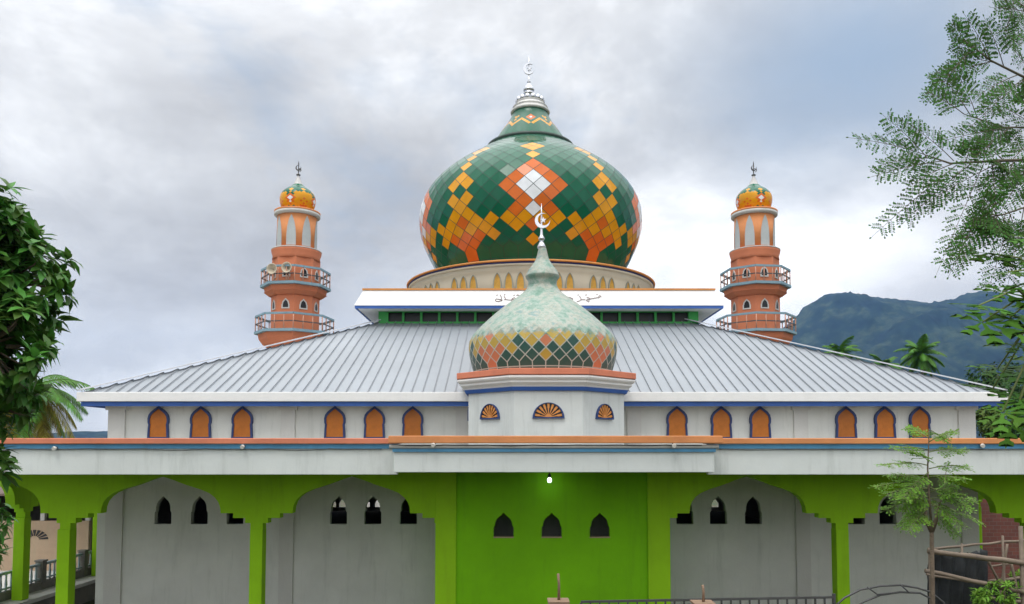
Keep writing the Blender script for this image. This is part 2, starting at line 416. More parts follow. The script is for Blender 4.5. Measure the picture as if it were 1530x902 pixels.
def ridge_y(px):
    for (a, ya), (b, yb) in zip(ridge, ridge[1:]):
        if a <= px <= b:
            t = (px-a)/(b-a); t = t*t*(3-2*t)*.6 + t*.4
            return ya + (yb-ya)*t
    return 640
mb = MB(); cols = 1000; rows = 40; vs = []
for j in range(rows+1):
    t = j/rows
    for i in range(cols+1):
        px = -900 + 3500*i/cols
        Yr = 2300
        p = at(px, ridge_y(px), Yr)
        crest = p.z
        Y = 1300 + 1000*t if t <= 1 else Yr
        k = t*t*(3-2*t)*.55 + t*.45
        z = GZ - 2 + (crest - GZ + 2)*k
        q = Vector((p.x*.004, Y*.004, 0))
        rg = (noise.fractal(q, 1.0, 2.0, 5) ) * 62 * math.sin(PI*min(1, t*1.02))**.8
        z += rg * min(1, crest/220)
        z += (noise.noise(Vector((p.x*.05, Y*.03, 3))) * 5 + noise.noise(Vector((p.x*.16, Y*.1, 7))) * 5) * min(1, crest/120)
        vs.append((p.x, Y, z))
for i in range(cols+1):          # back slope
    px = -900 + 3500*i/cols
    p = at(px, ridge_y(px), 2300); vs.append((p.x, 3000, GZ-3))
n1 = cols+1
mb.add(vs, [(j*n1+i, j*n1+i+1, (j+1)*n1+i+1, (j+1)*n1+i) for j in range(rows+1) for i in range(cols)], smooth=True)
tag(mb.build('hills', hm), kind='structure')

# the wood across the road behind the viewer: it shades the front and mirrors darkly in the dome
random.seed(3)
wood = MB(); lm = mat('roadside_leaf', (.045,.10,.02), .6, .3, .3, island=.7)
for i in range(5200):
    x = random.uniform(-70, 70); y = random.uniform(-44, -34)
    top = 4.5 + 2.5*noise.noise(Vector((x*.12, y*.1, 0))) + 1.5*noise.noise(Vector((x*.5, 1, 0)))
    z = 1.3 + (top)*random.random()**.8
    c = Vector((x, y, z)); a = Vector((random.uniform(-1,1), random.uniform(-1,1), random.uniform(-.6,.6))).normalized()
    b = a.cross(Vector((random.uniform(-1,1), random.uniform(-1,1), random.uniform(-1,1)))).normalized(); k = random.uniform(.5, 1.0)
    wood.add([c-a*k, c-b*k*.5, c+a*k, c+b*k*.5], [(0,1,2,3)])
tag(wood.build('roadside_wood', lm), kind='stuff')

# haze
hz = MB(); hz.box(-5500, 5500, -600, 3100, GZ-4, 460)
hzm = bpy.data.materials.new('haze_air'); hzm.use_nodes = True
_t = hzm.node_tree; _t.nodes.clear()
_o = N(_t, 'ShaderNodeOutputMaterial'); _pv = N(_t, 'ShaderNodeVolumePrincipled')
_pv.inputs['Color'].default_value = (.26,.52,1.0,1); _pv.inputs['Density'].default_value = .00012; _pv.inputs['Anisotropy'].default_value = .2
_t.links.new(_pv.outputs[0], _o.inputs['Volume'])
HAZE = tag(hz.build('haze', hzm), kind='stuff')

# ------------------------------------------------------------------ mosque
mosque = thing('mosque', (0, 18, 0), 'white mosque with green and amber mosaic onion dome, metal roof and lime green arcade', 'mosque')
Yw = 18.0                                    # front wall plane
WX0, WX1 = XP(162, Yw), XP(1457, Yw)
XC = (WX0+WX1)/2
HALF = (WX1-WX0)/2
OV = 0.5
E = HALF + OV; YC = Yw - OV + E; Y1 = YC + HALF        # eave half-size, plan centre, rear wall
X0C = 0.0
def niche(cx, z0, wd, ht, kind='ogee'):
    """closed outline of a small pointed opening"""
    h = wd/2
    if kind == 'ogee':
        half = [(h,0),(h,.43*ht),(.90*h,.45*ht),(.86*h,.50*ht),(.86*h,.62*ht),(.76*h,.74*ht),(.55*h,.84*ht),(.28*h,.91*ht),(.10*h,.965*ht),(0,ht)]
    elif kind == 'bulb':
        half = [(h,0),(.96*h,.30*ht),(.92*h,.44*ht),(.99*h,.50*ht),(1.0*h,.62*ht),(.92*h,.73*ht),(.72*h,.82*ht),(.42*h,.90*ht),(.16*h,.96*ht),(0,ht)]
    elif kind == 'porch':
        half = [(h,0),(h,.42*ht),(.88*h,.43*ht),(.86*h,.52*ht),(.80*h,.64*ht),(.66*h,.74*ht),(.40*h,.84*ht),(.16*h,.92*ht),(0,ht)]
    elif kind == 'arch':
        half = [(h,0),(h,.55*ht),(.92*h,.68*ht),(.72*h,.82*ht),(.38*h,.93*ht),(0,ht)]
    else:
        half = [(h,0),(.98*h,.35*ht),(.85*h,.58*ht),(.6*h,.78*ht),(.28*h,.92*ht),(0,ht)]
    pts = [(cx+x, z0+z) for x, z in half] + [(cx-x, z0+z) for x, z in half[::-1][1:]]
    return pts

Z_EAVE = ZP(605, 17.5); zp_low = ZP(709, 13.75) + .115
zt, zb = ZP(741, Yw), ZP(783, Yw)
hole_px = [246, 300, 353, 507, 558, 611, 1022, 1072, 1124, 1277, 1324, 1372]
mb = MB()
holes = [niche(XP(p, Yw), zb, 25*Yw/F_PX, zt-zb, 'ogee') for p in hole_px]
mb.plate([(WX0, GZ-.1), (WX1, GZ-.1), (WX1, Z_EAVE+.05), (WX0, Z_EAVE+.05)], holes, Yw, Yw+.16)
front = mb.build('hall_wall', M_hall, mosque)
tag(front, 'white plaster front wall pierced by small pointed vents')
for s, xx in ((-1, WX0), (1, WX1)):
    mb = MB(); mb.box(xx, xx - s*.16, Yw+.16, Y1-.16, GZ-.1, Z_EAVE+.05); mb.build('hall_wall', M_cream, mosque)
# rear wall, with the tall windows that show through the front vents
mb = MB(); rh = []
for p in (246, 292, 312, 499, 514, 549, 567, 622, 764, 1017, 1066, 1380):
    x = XP(p, Y1); wv = .34
    rh.append([(x-wv/2, ZP(781.5, Y1)), (x+wv/2, ZP(781.5, Y1)), (x+wv/2, ZP(769, Y1)), (x-wv/2, ZP(769, Y1))])
    rh.append([(x-wv/2, ZP(757, Y1)), (x+wv/2, ZP(757, Y1)), (x+wv/2, ZP(751, Y1)), (x, ZP(743, Y1)), (x-wv/2, ZP(751, Y1))])
mb.plate([(WX0, GZ-.1), (WX1, GZ-.1), (WX1, Z_EAVE+.05), (WX0, Z_EAVE+.05)], rh, Y1-.16, Y1)
mb.build('hall_wall', M_cream, mosque)
mb = MB(); mb.box(WX0+.17, WX1-.17, Yw+.17, Y1-.17, -.1, -.02); mb.build('hall_floor', M_conc, mosque)
mb = MB(); mb.box(WX0+.17, WX1-.17, Yw+.17, Y1-.17, Z_EAVE-.1, Z_EAVE-.05); mb.build('hall_ceiling', M_dark, mosque)
# pilasters on the front wall (below and above the gallery roof)
for a, b in ((162,187),(420,441),(681,703),(937,958),(1186,1207),(1432,1457)):
    mb = MB(); mb.box(XP(a,Yw), XP(b,Yw), Yw-.055, Yw-.002, GZ, Z_EAVE-.002)
    x0 = XP(a,Yw)-.05; x1 = XP(b,Yw)+.05
    mb.box(x0, x1, Yw-.085, Yw-.003, Z_EAVE-.09, Z_EAVE-.004)
    mb.build('pilaster', M_cream, mosque)
mb = MB(); mb.box(XP(150,Yw), XP(162,Yw)-.002, Yw-.052, Yw+.3, GZ, zp_low); mb.build('pilaster', M_hall, mosque)
# thin wash of the upper wall, above the gallery roof
# shuttered upper windows
wz0, wz1 = ZP(656, Yw), ZP(606.5, Yw)
def make_window():
    wd = 26*Yw/F_PX; wf = 31.5*Yw/F_PX
    m1 = MB(); m1.plate(niche(0, .05, wd, wz1-wz0-.11, 'bulb'), [], -.045, -.012)
    o = m1.build('window', M_winor, mosque, local=True)
    m2 = MB(); m2.plate(niche(0, .0, wf, wz1-wz0, 'bulb'), [niche(0, .052, wd*.985, wz1-wz0-.115, 'bulb')], -.07, -.002)
    f = m2.build('frame', M_wframe, o, local=True)
    return o
win0 = make_window()
for i, p in enumerate((238,301,363,501,560,617,1011,1077,1135,1263,1321,1373)):
    o = win0 if i == 0 else copy_tree(win0, mosque)
    o.location = (XP(p, Yw, 630), Yw - 18, wz0)

# hip roof with standing ribs
zE = ZP(586.5, Yw-OV) ; T = 4.87; zT = ZP(483, YC-T)
Xm = XC
def rp(h, a, side, lift=0.0):
    """point on a roof side: h = half-size at that height, a = along"""
    z = zE + (zT-zE)*(E-.05-h)/(E-.05-T) + lift
    if side == 0: return Vector((Xm+a, YC-h, z))
    if side == 1: return Vector((Xm+h, YC+a, z))
    if side == 2: return Vector((Xm-a, YC+h, z))
    return Vector((Xm-h, YC-a, z))
mb = MB(); h0 = E-.05; ins = T - .6
for s in range(4):
    mb.add([rp(h0,-h0,s), rp(h0,h0,s), rp(ins,ins,s), rp(ins,-ins,s)], [(0,1,2,3)])
k = -int(h0/.25)
while k*.25 < h0:
    a = k*.25; k += 1
    if abs(a) > h0-.15: continue
    ht = max(abs(a)+.02, T-.3)
    for s in range(4):
        p0, p1 = rp(h0-.0, a, s), rp(ht, a, s)
        nrm = (rp(h0,a+.1,s)-p0).cross(p1-p0).normalized()
        sd = (rp(h0,a+.1,s)-p0).normalized()
        for off, wd, hh, mi in ((0, .014, .036, 1), (.016, .012, .014, 0)):
            c0, c1 = p0+sd*off, p1+sd*off
            mb.hexa([c0-sd*wd, c0+sd*wd, c0+sd*wd*.5+nrm*hh, c0-sd*wd*.5+nrm*hh], [c1-sd*wd, c1+sd*wd, c1+sd*wd*.5+nrm*hh, c1-sd*wd*.5+nrm*hh], mi)
roof = mb.build('hip_roof', [M_roof, M_rib], mosque)
for s in range(4):
    mb = MB(); a, b = rp(h0+.02, h0+.02, s, .075), rp(T-.2, T-.2, s, .075)
    mb.bar(a, b, .26, .03); mb.build('hip_cap', M_cap, roof)
# eaves
zf0, zf1 = ZP(599.5, Yw-OV), ZP(585.5, Yw-OV)
def ring_box(mb, hx, th, z0, z1, cx=Xm, cy=YC, mi=0):
    """square ring of four butted boxes; outer half-size hx, wall thickness th"""
    mb.box(cx-hx, cx+hx, cy-hx, cy-hx+th, z0, z1, mi); mb.box(cx-hx, cx+hx, cy+hx-th, cy+hx, z0, z1, mi)
    mb.box(cx-hx, cx-hx+th, cy-hx+th, cy+hx-th, z0, z1, mi); mb.box(cx+hx-th, cx+hx, cy-hx+th, cy+hx-th, z0, z1, mi)
mb = MB(); ring_box(mb, E, .08, zf0, zf1); ev = mb.build('eave_fascia', M_fascia, mosque, bevel=.012)
mb = MB(); ring_box(mb, E-.07, .06, Z_EAVE-.02, zf0-.002); mb.build('blue_trim', M_blue, ev)
mb = MB(); ring_box(mb, E-.135, OV+.3, Z_EAVE+.06, Z_EAVE+.10); mb.build('soffit', M_fascia, ev)

# clerestory lantern under the dome
LU = XP(805.5, 23.0) - 0.0
Lx = XP(805.5, 22.9)
zc0, zc1 = ZP(484, YC-T), ZP(457.5, YC-5.49)
nb = 17
cl = None
mb = MB()
for s in range(4):
    M = Matrix.Translation((Lx, YC, 0)) @ Matrix.Rotation(s*PI/2, 4, 'Z')
    mb.box(-T, T-.12, -T, -T+.12, zc0-.12, zc0+.075, 0, M)
    mb.box(-T, T-.12, -T, -T+.12, zc1-.06, zc1+.05, 0, M)
    mb.box(-T, -T+.30, -T, -T+.12, zc0+.075, zc1-.06, 0, M)
    mb.box(T-.30, T-.12, -T, -T+.12, zc0+.075, zc1-.06, 0, M)
    for i in range(1, nb):
        x = -T+.2 + (2*T-.4)*i/nb
        mb.box(x-.035, x+.035, -T+.01, -T+.11, zc0+.075, zc1-.06, 0, M)
cl = mb.build('clerestory', M_gframe, mosque)
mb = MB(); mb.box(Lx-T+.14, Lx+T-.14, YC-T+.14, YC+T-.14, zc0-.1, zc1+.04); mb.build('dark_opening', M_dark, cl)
# sloping fascia above it
hb, ht_ = 5.49, 5.26; zl0, zl1 = ZP(456, YC-hb), ZP(433.5, YC-ht_)
mb = MB()
for s in range(4):
    M = Matrix.Translation((Lx, YC, 0)) @ Matrix.Rotation(s*PI/2, 4, 'Z')
    P = lambda x, y, z: M @ Vector((x, y, z))
    mb.hexa([P(-hb,-hb,zl0), P(hb,-hb,zl0), P(hb-.1,-hb+.1,zl0), P(-hb+.1,-hb+.1,zl0)],
            [P(-ht_,-ht_,zl1), P(ht_,-ht_,zl1), P(ht_-.1,-ht_+.1,zl1), P(-ht_+.1,-ht_+.1,zl1)])
lf = mb.build('lantern_fascia', M_fascia, mosque)
mb = MB(); ring_box(mb, ht_+.03, .14, zl1+.002, zl1+.055, Lx, YC); mb.build('coping', M_rimor, lf)
mb = MB(); ring_box(mb, hb-.02, .05, zl0-.085, zl0-.002, Lx, YC); mb.build('blue_trim', M_blue, lf)
mb = MB(); ring_box(mb, hb-.075, hb-T-.08, zl0-.07, zl0-.03, Lx, YC); mb.build('soffit', M_fascia, lf)
mb = MB(); mb.box(Lx-ht_+.12, Lx+ht_-.12, YC-ht_+.12, YC+ht_-.12, zl1-.12, zl1-.04); mb.build('deck', M_conc, lf)
# brush lettering across the fascia
strokes = [
 [(1430,158),(1420,142),(1404,140),(1398,152),(1410,162),(1395,168),(1375,160),(1366,172),(1348,166),(1338,178),(1316,172),(1300,182),(1270,186)],
 [(1246,166),(1268,164),(1292,178),(1262,188),(1240,198),(1252,210),(1284,206)], [(1268,222),(1274,224)],
 [(1228,190),(1196,190),(1170,192)], [(1152,146),(1168,160),(1176,182),(1158,206),(1120,214)],
 [(1006,158),(1030,160),(1074,182),(1040,192),(1004,186),(988,200),(1010,216),(1050,212)], [(1028,200),(1034,202)],
 [(944,122),(946,200)], [(900,186),(880,170),(862,186),(880,196),(900,186),(850,196)], [(820,165),(800,160),(800,180),(822,188),(795,205),(820,225)],
 [(700,180),(690,210),(650,214),(636,184)], [(668,160),(673,161)], [(610,190),(596,180),(592,196),(608,198),(590,224)], [(560,176),(556,206),(530,222)],
 [(444,124),(446,194)], [(416,120),(418,186),(404,196),(376,196),(350,188)],
 [(352,188),(328,164),(300,176),(288,200),(306,224),(336,218),(338,196),(310,186),(284,196)],
 [(284,196),(240,192),(214,188)], [(196,150),(214,172),(212,190),(196,192)],
 [(146,128),(160,150),(164,182)], [(176,196),(130,184),(96,180),(84,196),(96,212),(130,214),(168,202)],
 [(352,136),(372,128),(388,138)], [(316,140),(332,132)], [(196,132),(212,124)], [(100,136),(116,128)], [(1230,134),(1246,128)], [(1130,134),(1144,128)], [(1370,128),(1384,122)],
]
for word in (strokes[:5] + strokes[25:28], strokes[5:10], strokes[10:14], strokes[14:25]):
  mb = MB()
  for st in word:
      pts = []
      for zx, zy in st:
          px, py = 730 + zx/8.5, 425 + zy/8.5
          t = (456 - py) / (456 - 433.5)
          Yf = YC - (hb + (ht_-hb)*t)
          p = at(px, py, Yf - .012); pts.append(p)
      mb.tube(pts, .0115, 5)
  tag(mb.build('inscription', M_ink, lf), 'thin dark Arabic brush lettering')

# drum and main dome
DX = XP(794.5, 26.5)
zr = ZP(387, YC-4.5)
RD = 4.24
mb = MB(); mb.lathe([(RD, zl1-.1), (RD, zr-.42), (RD+.03, zr-.30), (RD+.16, zr-.18)], 96, (DX, YC))
drum = mb.build('drum', M_drum, mosque)
mb = MB(); mb.lathe([(RD+.10, zr-.19), (RD+.22, zr-.15), (RD+.22, zr-.10)], 96, (DX, YC), 0); mb.build('cove_moulding', M_drum, drum)
mb = MB(); mb.lathe([(RD+.18, zr-.098), (RD+.24, zr-.098), (RD+.24, zr-.055), (RD+.18, zr-.055)], 96, (DX, YC), 0); mb.build('navy_band', M_navy, drum)
mb = MB(); mb.lathe([(RD+.2, zr-.053), (RD+.28, zr-.053), (RD+.29, zr-.0), (RD+.24, zr+.02), (RD-1, zr+.025)], 96, (DX, YC), 0); mb.build('rim', M_rimor, drum)
nz0 = zl1 - .02; nh = ZP(407, YC-RD) - nz0
n0 = None
for gidx in range(17):
    for j in (-1, 0, 1):
        ang = R(10.6) + gidx*2*PI/17 + R(5.0)*j
        # sub-part of the drum
        if n0 is None:
            m1 = MB(); m1.plate(niche(0, 0, .22, nh, 'arch'), [], -RD-.022, -RD+.05, 0)
            m1.plate(niche(0, -.02, .285, nh+.05, 'arch'), [niche(0, 0, .218, nh, 'arch')], -RD-.035, -RD+.05, 1)
            n0 = m1.build('niche', [M_amberw, M_greyfr], drum, local=True); o = n0
        else:
            o = n0.copy(); COL.objects.link(o); o.parent = drum
        o.location = (DX, YC-18, nz0); o.rotation_euler = (0, 0, ang)

def arc_profile(prof):
    s = [0.0]
    for (r0, z0), (r1, z1) in zip(prof, prof[1:]): s.append(s[-1] + math.hypot(r1-r0, z1-z0))
    def f(t):
        t = min(max(t, 0), s[-1])
        for i in range(len(prof)-1):
            if t <= s[i+1] + 1e-9:
                k = (t-s[i])/max(1e-9, s[i+1]-s[i]); a, b = prof[i], prof[i+1]
                return (a[0]+(b[0]-a[0])*k, a[1]+(b[1]-a[1])*k)
        return prof[-1]
    return f, s[-1]
def smooth_prof(pts, n=10):
    """Catmull-Rom through profile points"""
    P = [pts[0]] + pts + [pts[-1]]; o = []
    for i in range(1, len(P)-2):
        p0, p1, p2, p3 = P[i-1], P[i], P[i+1], P[i+2]
        for k in range(n):
            t = k/n
            o.append(tuple(.5*((2*p1[d]) + (-p0[d]+p2[d])*t + (2*p0[d]-5*p1[d]+4*p2[d]-p3[d])*t*t + (-p0[d]+3*p1[d]-3*p2[d]+p3[d])*t**3) for d in (0,1)))
    o.append(pts[-1]); return o
G_, A_, O_, W_ = 0, 1, 2, 3
def pattern(u2, v):
    """u2 = 2u counted from the motif axis, v = half-tile row; one motif is nine tiles wide"""
    u2 = u2 % 18
    if u2 > 9: u2 = 18 - u2
    u = u2/2
    T_ = {(0,4):W_,(.5,3):W_,(0,2):W_,(0,0):W_,
          (0,6):O_,(.5,5):O_,(1,4):O_,(1.5,3):O_,(1,2):O_,(.5,1):O_,(1,0):O_,(0,-2):O_,
          (0,8):A_,(0,10):A_,(.5,11):A_,(0,12):A_,(.5,-1):A_,(1.5,-1):A_,(1,-2):A_,(0,-4):A_,
          (2.5,-1):A_,(3,-2):A_,(2.5,-3):A_,(3.5,-1):A_,(4,-2):A_,(4,0):A_,(4.5,1):A_,(4,2):A_,(4,4):A_,(4.5,5):A_,(4.5,7):A_,(4.5,9):A_,(4.5,11):A_,(4,12):A_,(4.5,13):A_,
          (4.5,-1):O_,(4.5,-3):O_,(3.5,-3):O_,(4,-4):O_,(4.5,-5):O_}
    return T_.get((u, v), G_)
def mosaic(name, prof, n, c, mats, parent, band, pent, aspect, vtop, seam, pat=pattern, rot=0.0, bulge=0.0, local=False, vstart=-5):
    f, total = arc_profile(prof)
    levels = {}; s = band + pent; v = vstart
    base = f(0); b1 = f(band)
    while s < total and v <= vtop + 1:
        levels[v] = f(s); s += aspect*f(s)[0]*PI/n; v += 1
    vmax = max(levels)
    bm = bmesh.new()
    def P(u2, rz):
        t = rot + PI*u2/n
        return bm.verts.new((c[0] + rz[0]*math.sin(t), c[1] - rz[0]*math.cos(t), rz[1]))
    cache = {}
    def V(u2, key, rz):
        u2 %= 2*n
        if (u2, key) not in cache: cache[(u2, key)] = P(u2, rz)
        return cache[(u2, key)]
    groups = []
    for k in range(n):
        u2 = 2*k + 1                               # bottom tiles sit at half-odd positions
        a, b_, t_ = V(u2-1, vstart, levels[vstart]), V(u2+1, vstart, levels[vstart]), V(u2, vstart+1, levels[vstart+1])
        lo0, lo1 = V(u2-1, 'p', b1), V(u2+1, 'p', b1)
        groups.append((bm.faces.new([lo0, lo1, b_, t_, a]), pat(u2, vstart)))
        m0, m1 = V(u2-1, 'b', base), V(u2+1, 'b', base)
        groups.append((bm.faces.new([m0, m1, lo1, lo0]), pat(u2, vstart)))
    for v in range(vstart+1, vmax):
        for k in range(n):
            u2 = 2*k + (1 if v % 2 else 0)
            fa = bm.faces.new([V(u2, v-1, levels[v-1]), V(u2+1, v, levels[v]), V(u2, v+1, levels[v+1]), V(u2-1, v, levels[v])])
            groups.append((fa, pat(u2, v)))
    v = vmax
    for k in range(n):                             # close the top row with triangles
        u2 = 2*k + (1 if v % 2 else 0)
        groups.append((bm.faces.new([V(u2, v-1, levels[v-1]), V(u2+1, v, levels[v]), V(u2-1, v, levels[v])]), pat(u2, v)))
    for fa, mi in groups: fa.material_index = mi
    if seam:
        keep = {fa: fa.material_index for fa, _ in groups}
        bm.normal_update()
        res = bmesh.ops.inset_individual(bm, faces=[fa for fa, _ in groups], thickness=seam, depth=bulge, use_even_offset=True)
        for fa in res['faces']: fa.material_index = 4
        for fa, mi in groups:
            fa.material_index = mi
    me = bpy.data.meshes.new(name)
    off = Vector((0,0,0)) if local else root_loc(parent)
    for vv in bm.verts: vv.co -= off
    bm.normal_update(); bm.to_mesh(me); bm.free()
    for m in mats: me.materials.append(m)
    o = bpy.data.objects.new(name, me); COL.objects.link(o); o.parent = parent
    return o, levels
def sil(px, y, Yd=None):
    r = YC*math.sin(math.atan(px/F_PX)); return (r, ZP(y, YC - r*r/YC*.9 if Yd is None else Yd))
prof = [(3.24, zr+.02), (3.34, 9.33), (3.57, 9.73), (3.77, 10.13), (3.944, 10.53), (4.05, 10.93), (4.087, 11.33), (4.054, 11.73), (3.907, 12.13), (3.663, 12.53), (3.286, 12.93), (2.777, 13.33), (2.16, 13.73), (1.72, 14.03), (1.50, 14.16)]
prof = smooth_prof(prof, 6)
dome, lv = mosaic('main_dome', prof, 45, (DX, YC), TILES, mosque, .36, .36, .92, 30, .009, bulge=.004)
print('DOME rows', {v: round(HOR - (z-3.1)*F_PX/(YC-r), 1) for v, (r, z) in lv.items()})
zcol = 14.16; rc = 1.50
mb = MB(); mb.lathe([(rc-.02, zcol-.16), (rc+.10, zcol-.12), (rc+.14, zcol-.02), (rc+.12, zcol+.05), (rc-.08, zcol+.10)], 64, (DX, YC)); mb.build('collar', MATS['panel_seam'], dome)
def pat_cone(u2, v):
    m = u2 % 18
    if m > 9: m = 18 - m
    if m == 0 and v == 10: return W_
    if abs(m) + abs(v-10) <= 2: return O_
    if abs(v - (5 + min(m, 9-m)*.8)) <= .9: return A_
    if m >= 8 and v in (9, 11, 12): return A_
    return G_
cprof = smooth_prof([(rc-.06, zcol+.05), (1.33, zcol+.24), (1.09, ZP(194,27.8)), (.88, ZP(184,27.9)), (.72, ZP(175,28)), (.655, ZP(167,28))], 6)
cone, _ = mosaic('upper_cone', cprof, 45, (DX, YC), TILES, dome, .04, .03, 1.0, 40, .003, pat=pat_cone, vstart=-1)
ztop = cprof[-1][1]
mb = MB()
mb.lathe([(.60, ztop-.06), (.72, ztop-.03), (.74, ztop+.03), (.66, ztop+.08), (.62, ztop+.16), (.66, ztop+.19), (.58, ztop+.24), (.50, ztop+.34), (.54, ztop+.38), (.45, ztop+.42)], 48, (DX, YC), 0)
for k in range(14):
    t = 2*PI*k/14 + .2
    mb.lathe([(.0, ztop+.34), (.085, ztop+.38), (.10, ztop+.46), (.075, ztop+.54), (.0, ztop+.57)], 8, (DX+.46*math.sin(t), YC-.46*math.cos(t)), 1, caps=False)
mb.build('crown_ring', [M_pale, M_silver], dome)
def crescent(mb, c, r, th, open_dir=0.0, thick=.02, star=True, mi=0):
    """crescent moon with a star, standing in the x/z plane at c"""
    n = 22; pts = []
    a0 = R(38)
    for i in range(n+1):
        t = a0 + (2*PI-2*a0)*i/n
        pts.append((r*math.cos(t), r*math.sin(t)))
    ri = r*.80; d = r*.24
    for i in range(n, -1, -1):
        t = a0*1.06 + (2*PI-2*a0*1.06)*i/n
        pts.append((d + ri*math.cos(t), ri*math.sin(t)))
    co, si = math.cos(open_dir), math.sin(open_dir)
    pts = [(c[0] + x*co - z*si, c[2] + x*si + z*co) for x, z in pts]
    mb.plate(pts, [], c[1]-thick/2, c[1]+thick/2, mi)
    if star:
        sp = []
        for i in range(10):
            rr = r*.42 if i % 2 == 0 else r*.17
            t = PI/2 + i*PI/5
            sp.append((c[0] + rr*math.cos(t) + r*.12*co, c[2] + rr*math.sin(t) + r*.12*si))
        mb.plate(sp, [], c[1]-thick/2, c[1]+thick/2, mi)
zs = lambda y: ZP(y, YC)
mb = MB()
mb.lathe([(.17, ztop+.40), (.19, zs(150)), (.165, zs(147)), (.16, zs(142)), (.20, zs(140.5)), (.20, zs(139)), (.13, zs(137.5)), (.20, zs(135.8)), (.21, zs(134)), (.16, zs(130.5)), (.08, zs(126.5)), (.035, zs(123.5)), (.07, zs(122.8)), (.07, zs(122)), (.03, zs(121.2)), (.022, zs(112)), (.02, zs(96)), (.008, zs(81))], 20, (DX-.05, YC))
fin = mb.build('finial', M_silver, dome)
mb = MB(); crescent(mb, (DX-.05, YC-.035, zs(103.5)), .21, .05, R(20), .05); tag(mb.build('crescent', M_silver, dome), 'steel crescent and star')

# ------------------------------------------------------------------ gallery roof with its parapets
YP, YPc = 13.75, 13.30
GX = 13.2
zp0, zp1 = ZP(709, YP), ZP(654.5, YP)
pxa, pxb = XP(588.5, YPc), XP(1067, YPc)
zq0, zq1 = ZP(705.5, YPc), ZP(651, YPc)
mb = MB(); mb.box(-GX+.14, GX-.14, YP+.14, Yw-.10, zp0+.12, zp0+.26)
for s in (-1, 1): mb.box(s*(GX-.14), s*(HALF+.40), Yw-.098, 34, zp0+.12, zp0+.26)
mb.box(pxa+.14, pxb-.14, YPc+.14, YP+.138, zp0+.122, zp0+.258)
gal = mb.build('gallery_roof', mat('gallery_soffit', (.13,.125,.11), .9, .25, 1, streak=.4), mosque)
def parapet(x0, x1, y, z0, z1, mcop, blue_h, ret=None, fat=False):
    mb = MB(); ch = (z1-z0)*.155
    top = z1 - ch
    mb.box(x0, x1, y, y+.12, z0, top-.002)
    if ret is not None:
        for xx, s in ((x0, 1), (x1, -1)):
            if xx in ret: mb.box(xx, xx+s*.12, y+.122, ret[xx], z0, top-.002)
    o = mb.build('parapet', M_white, mosque, bevel=.01)
    mb = MB(); mb.box(x0-.05, x1+.05, y-.07, y+.17, top, z1)
    if ret is not None:
        for xx, s in ((x0, 1), (x1, -1)):
            if xx in ret: mb.box(xx-s*.05, xx+s*.17, y+.172, ret[xx], top, z1)
    mb.build('coping', mcop, o, bevel=.012)
    mb = MB(); mb.box(x0-.02, x1+.02, y-.03, y-.002, top-blue_h, top-.004); mb.build('blue_band', M_teal, o)
    return o, top
pl, topL = parapet(-GX, pxa-.002, YP, zp0, zp1, M_coral, .085, {-GX: 34})
pr, _ = parapet(pxb+.002, GX, YP, zp0, zp1, M_orange, .085, {GX: 34})
# centre bay: coping, dark gap, round moulding and blue band
mb = MB(); chh = ZP(651,YPc)-ZP(662,YPc)
top = zq1 - chh
mb.box(pxa, pxb, YPc, YPc+.12, zq0, top-.03)
mb.box(pxa, pxa+.12, YPc+.122, YP+.11, zq0, top-.03); mb.box(pxb-.12, pxb, YPc+.122, YP+.11, zq0, top-.03)
pc = mb.build('parapet', M_white, mosque, bevel=.01)
mb = MB(); mb.box(pxa-.08, pxb+.12, YPc-.12, YPc+.16, top, zq1); mb.box(pxa-.08, pxa+.16, YPc+.162, YP+.1, top, zq1); mb.box(pxb-.16, pxb+.12, YPc+.162, YP+.1, top, zq1)
mb.build('coping', M_orange, pc, bevel=.012)
mb = MB(); zm = (ZP(664.5,YPc)+ZP(669.5,YPc))/2
mb.tube([(pxa-.07, YPc-.03, zm), (pxb+.07, YPc-.03, zm)], .033, 12); mb.build('moulding', M_slab, pc)
mb = MB(); mb.box(pxa-.02, pxb+.02, YPc-.035, YPc-.002, ZP(675,YPc), zm-.036); mb.build('blue_band', M_teal, pc)

def cable(par, x0, x1, y, z, n, sag, m=None):
    mb = MB(); pts = []
    for i in range(n+1):
        for k in range(6):
            t = (i + k/6)/(n+1); pts.append((x0+(x1-x0)*t, y, z - sag*4*(k/6)*(1-k/6)*rnd_c[i % 7]))
    mb.tube(pts, .007, 5); mb.build('cable', MATS['lamp_fixture'], par)
rnd_c = [1, .4, 1.3, .7, .2, 1.1, .6]
cable(pl, -GX+.5, pxa-.1, YP-.04, topL-.085, 8, .03)
cable(pr, pxb+.2, GX-.5, YP-.04, topL-.09, 6, .02)
cable(pc, pxa+.1, pxb-.1, YPc-.075, top-.028, 6, .012)

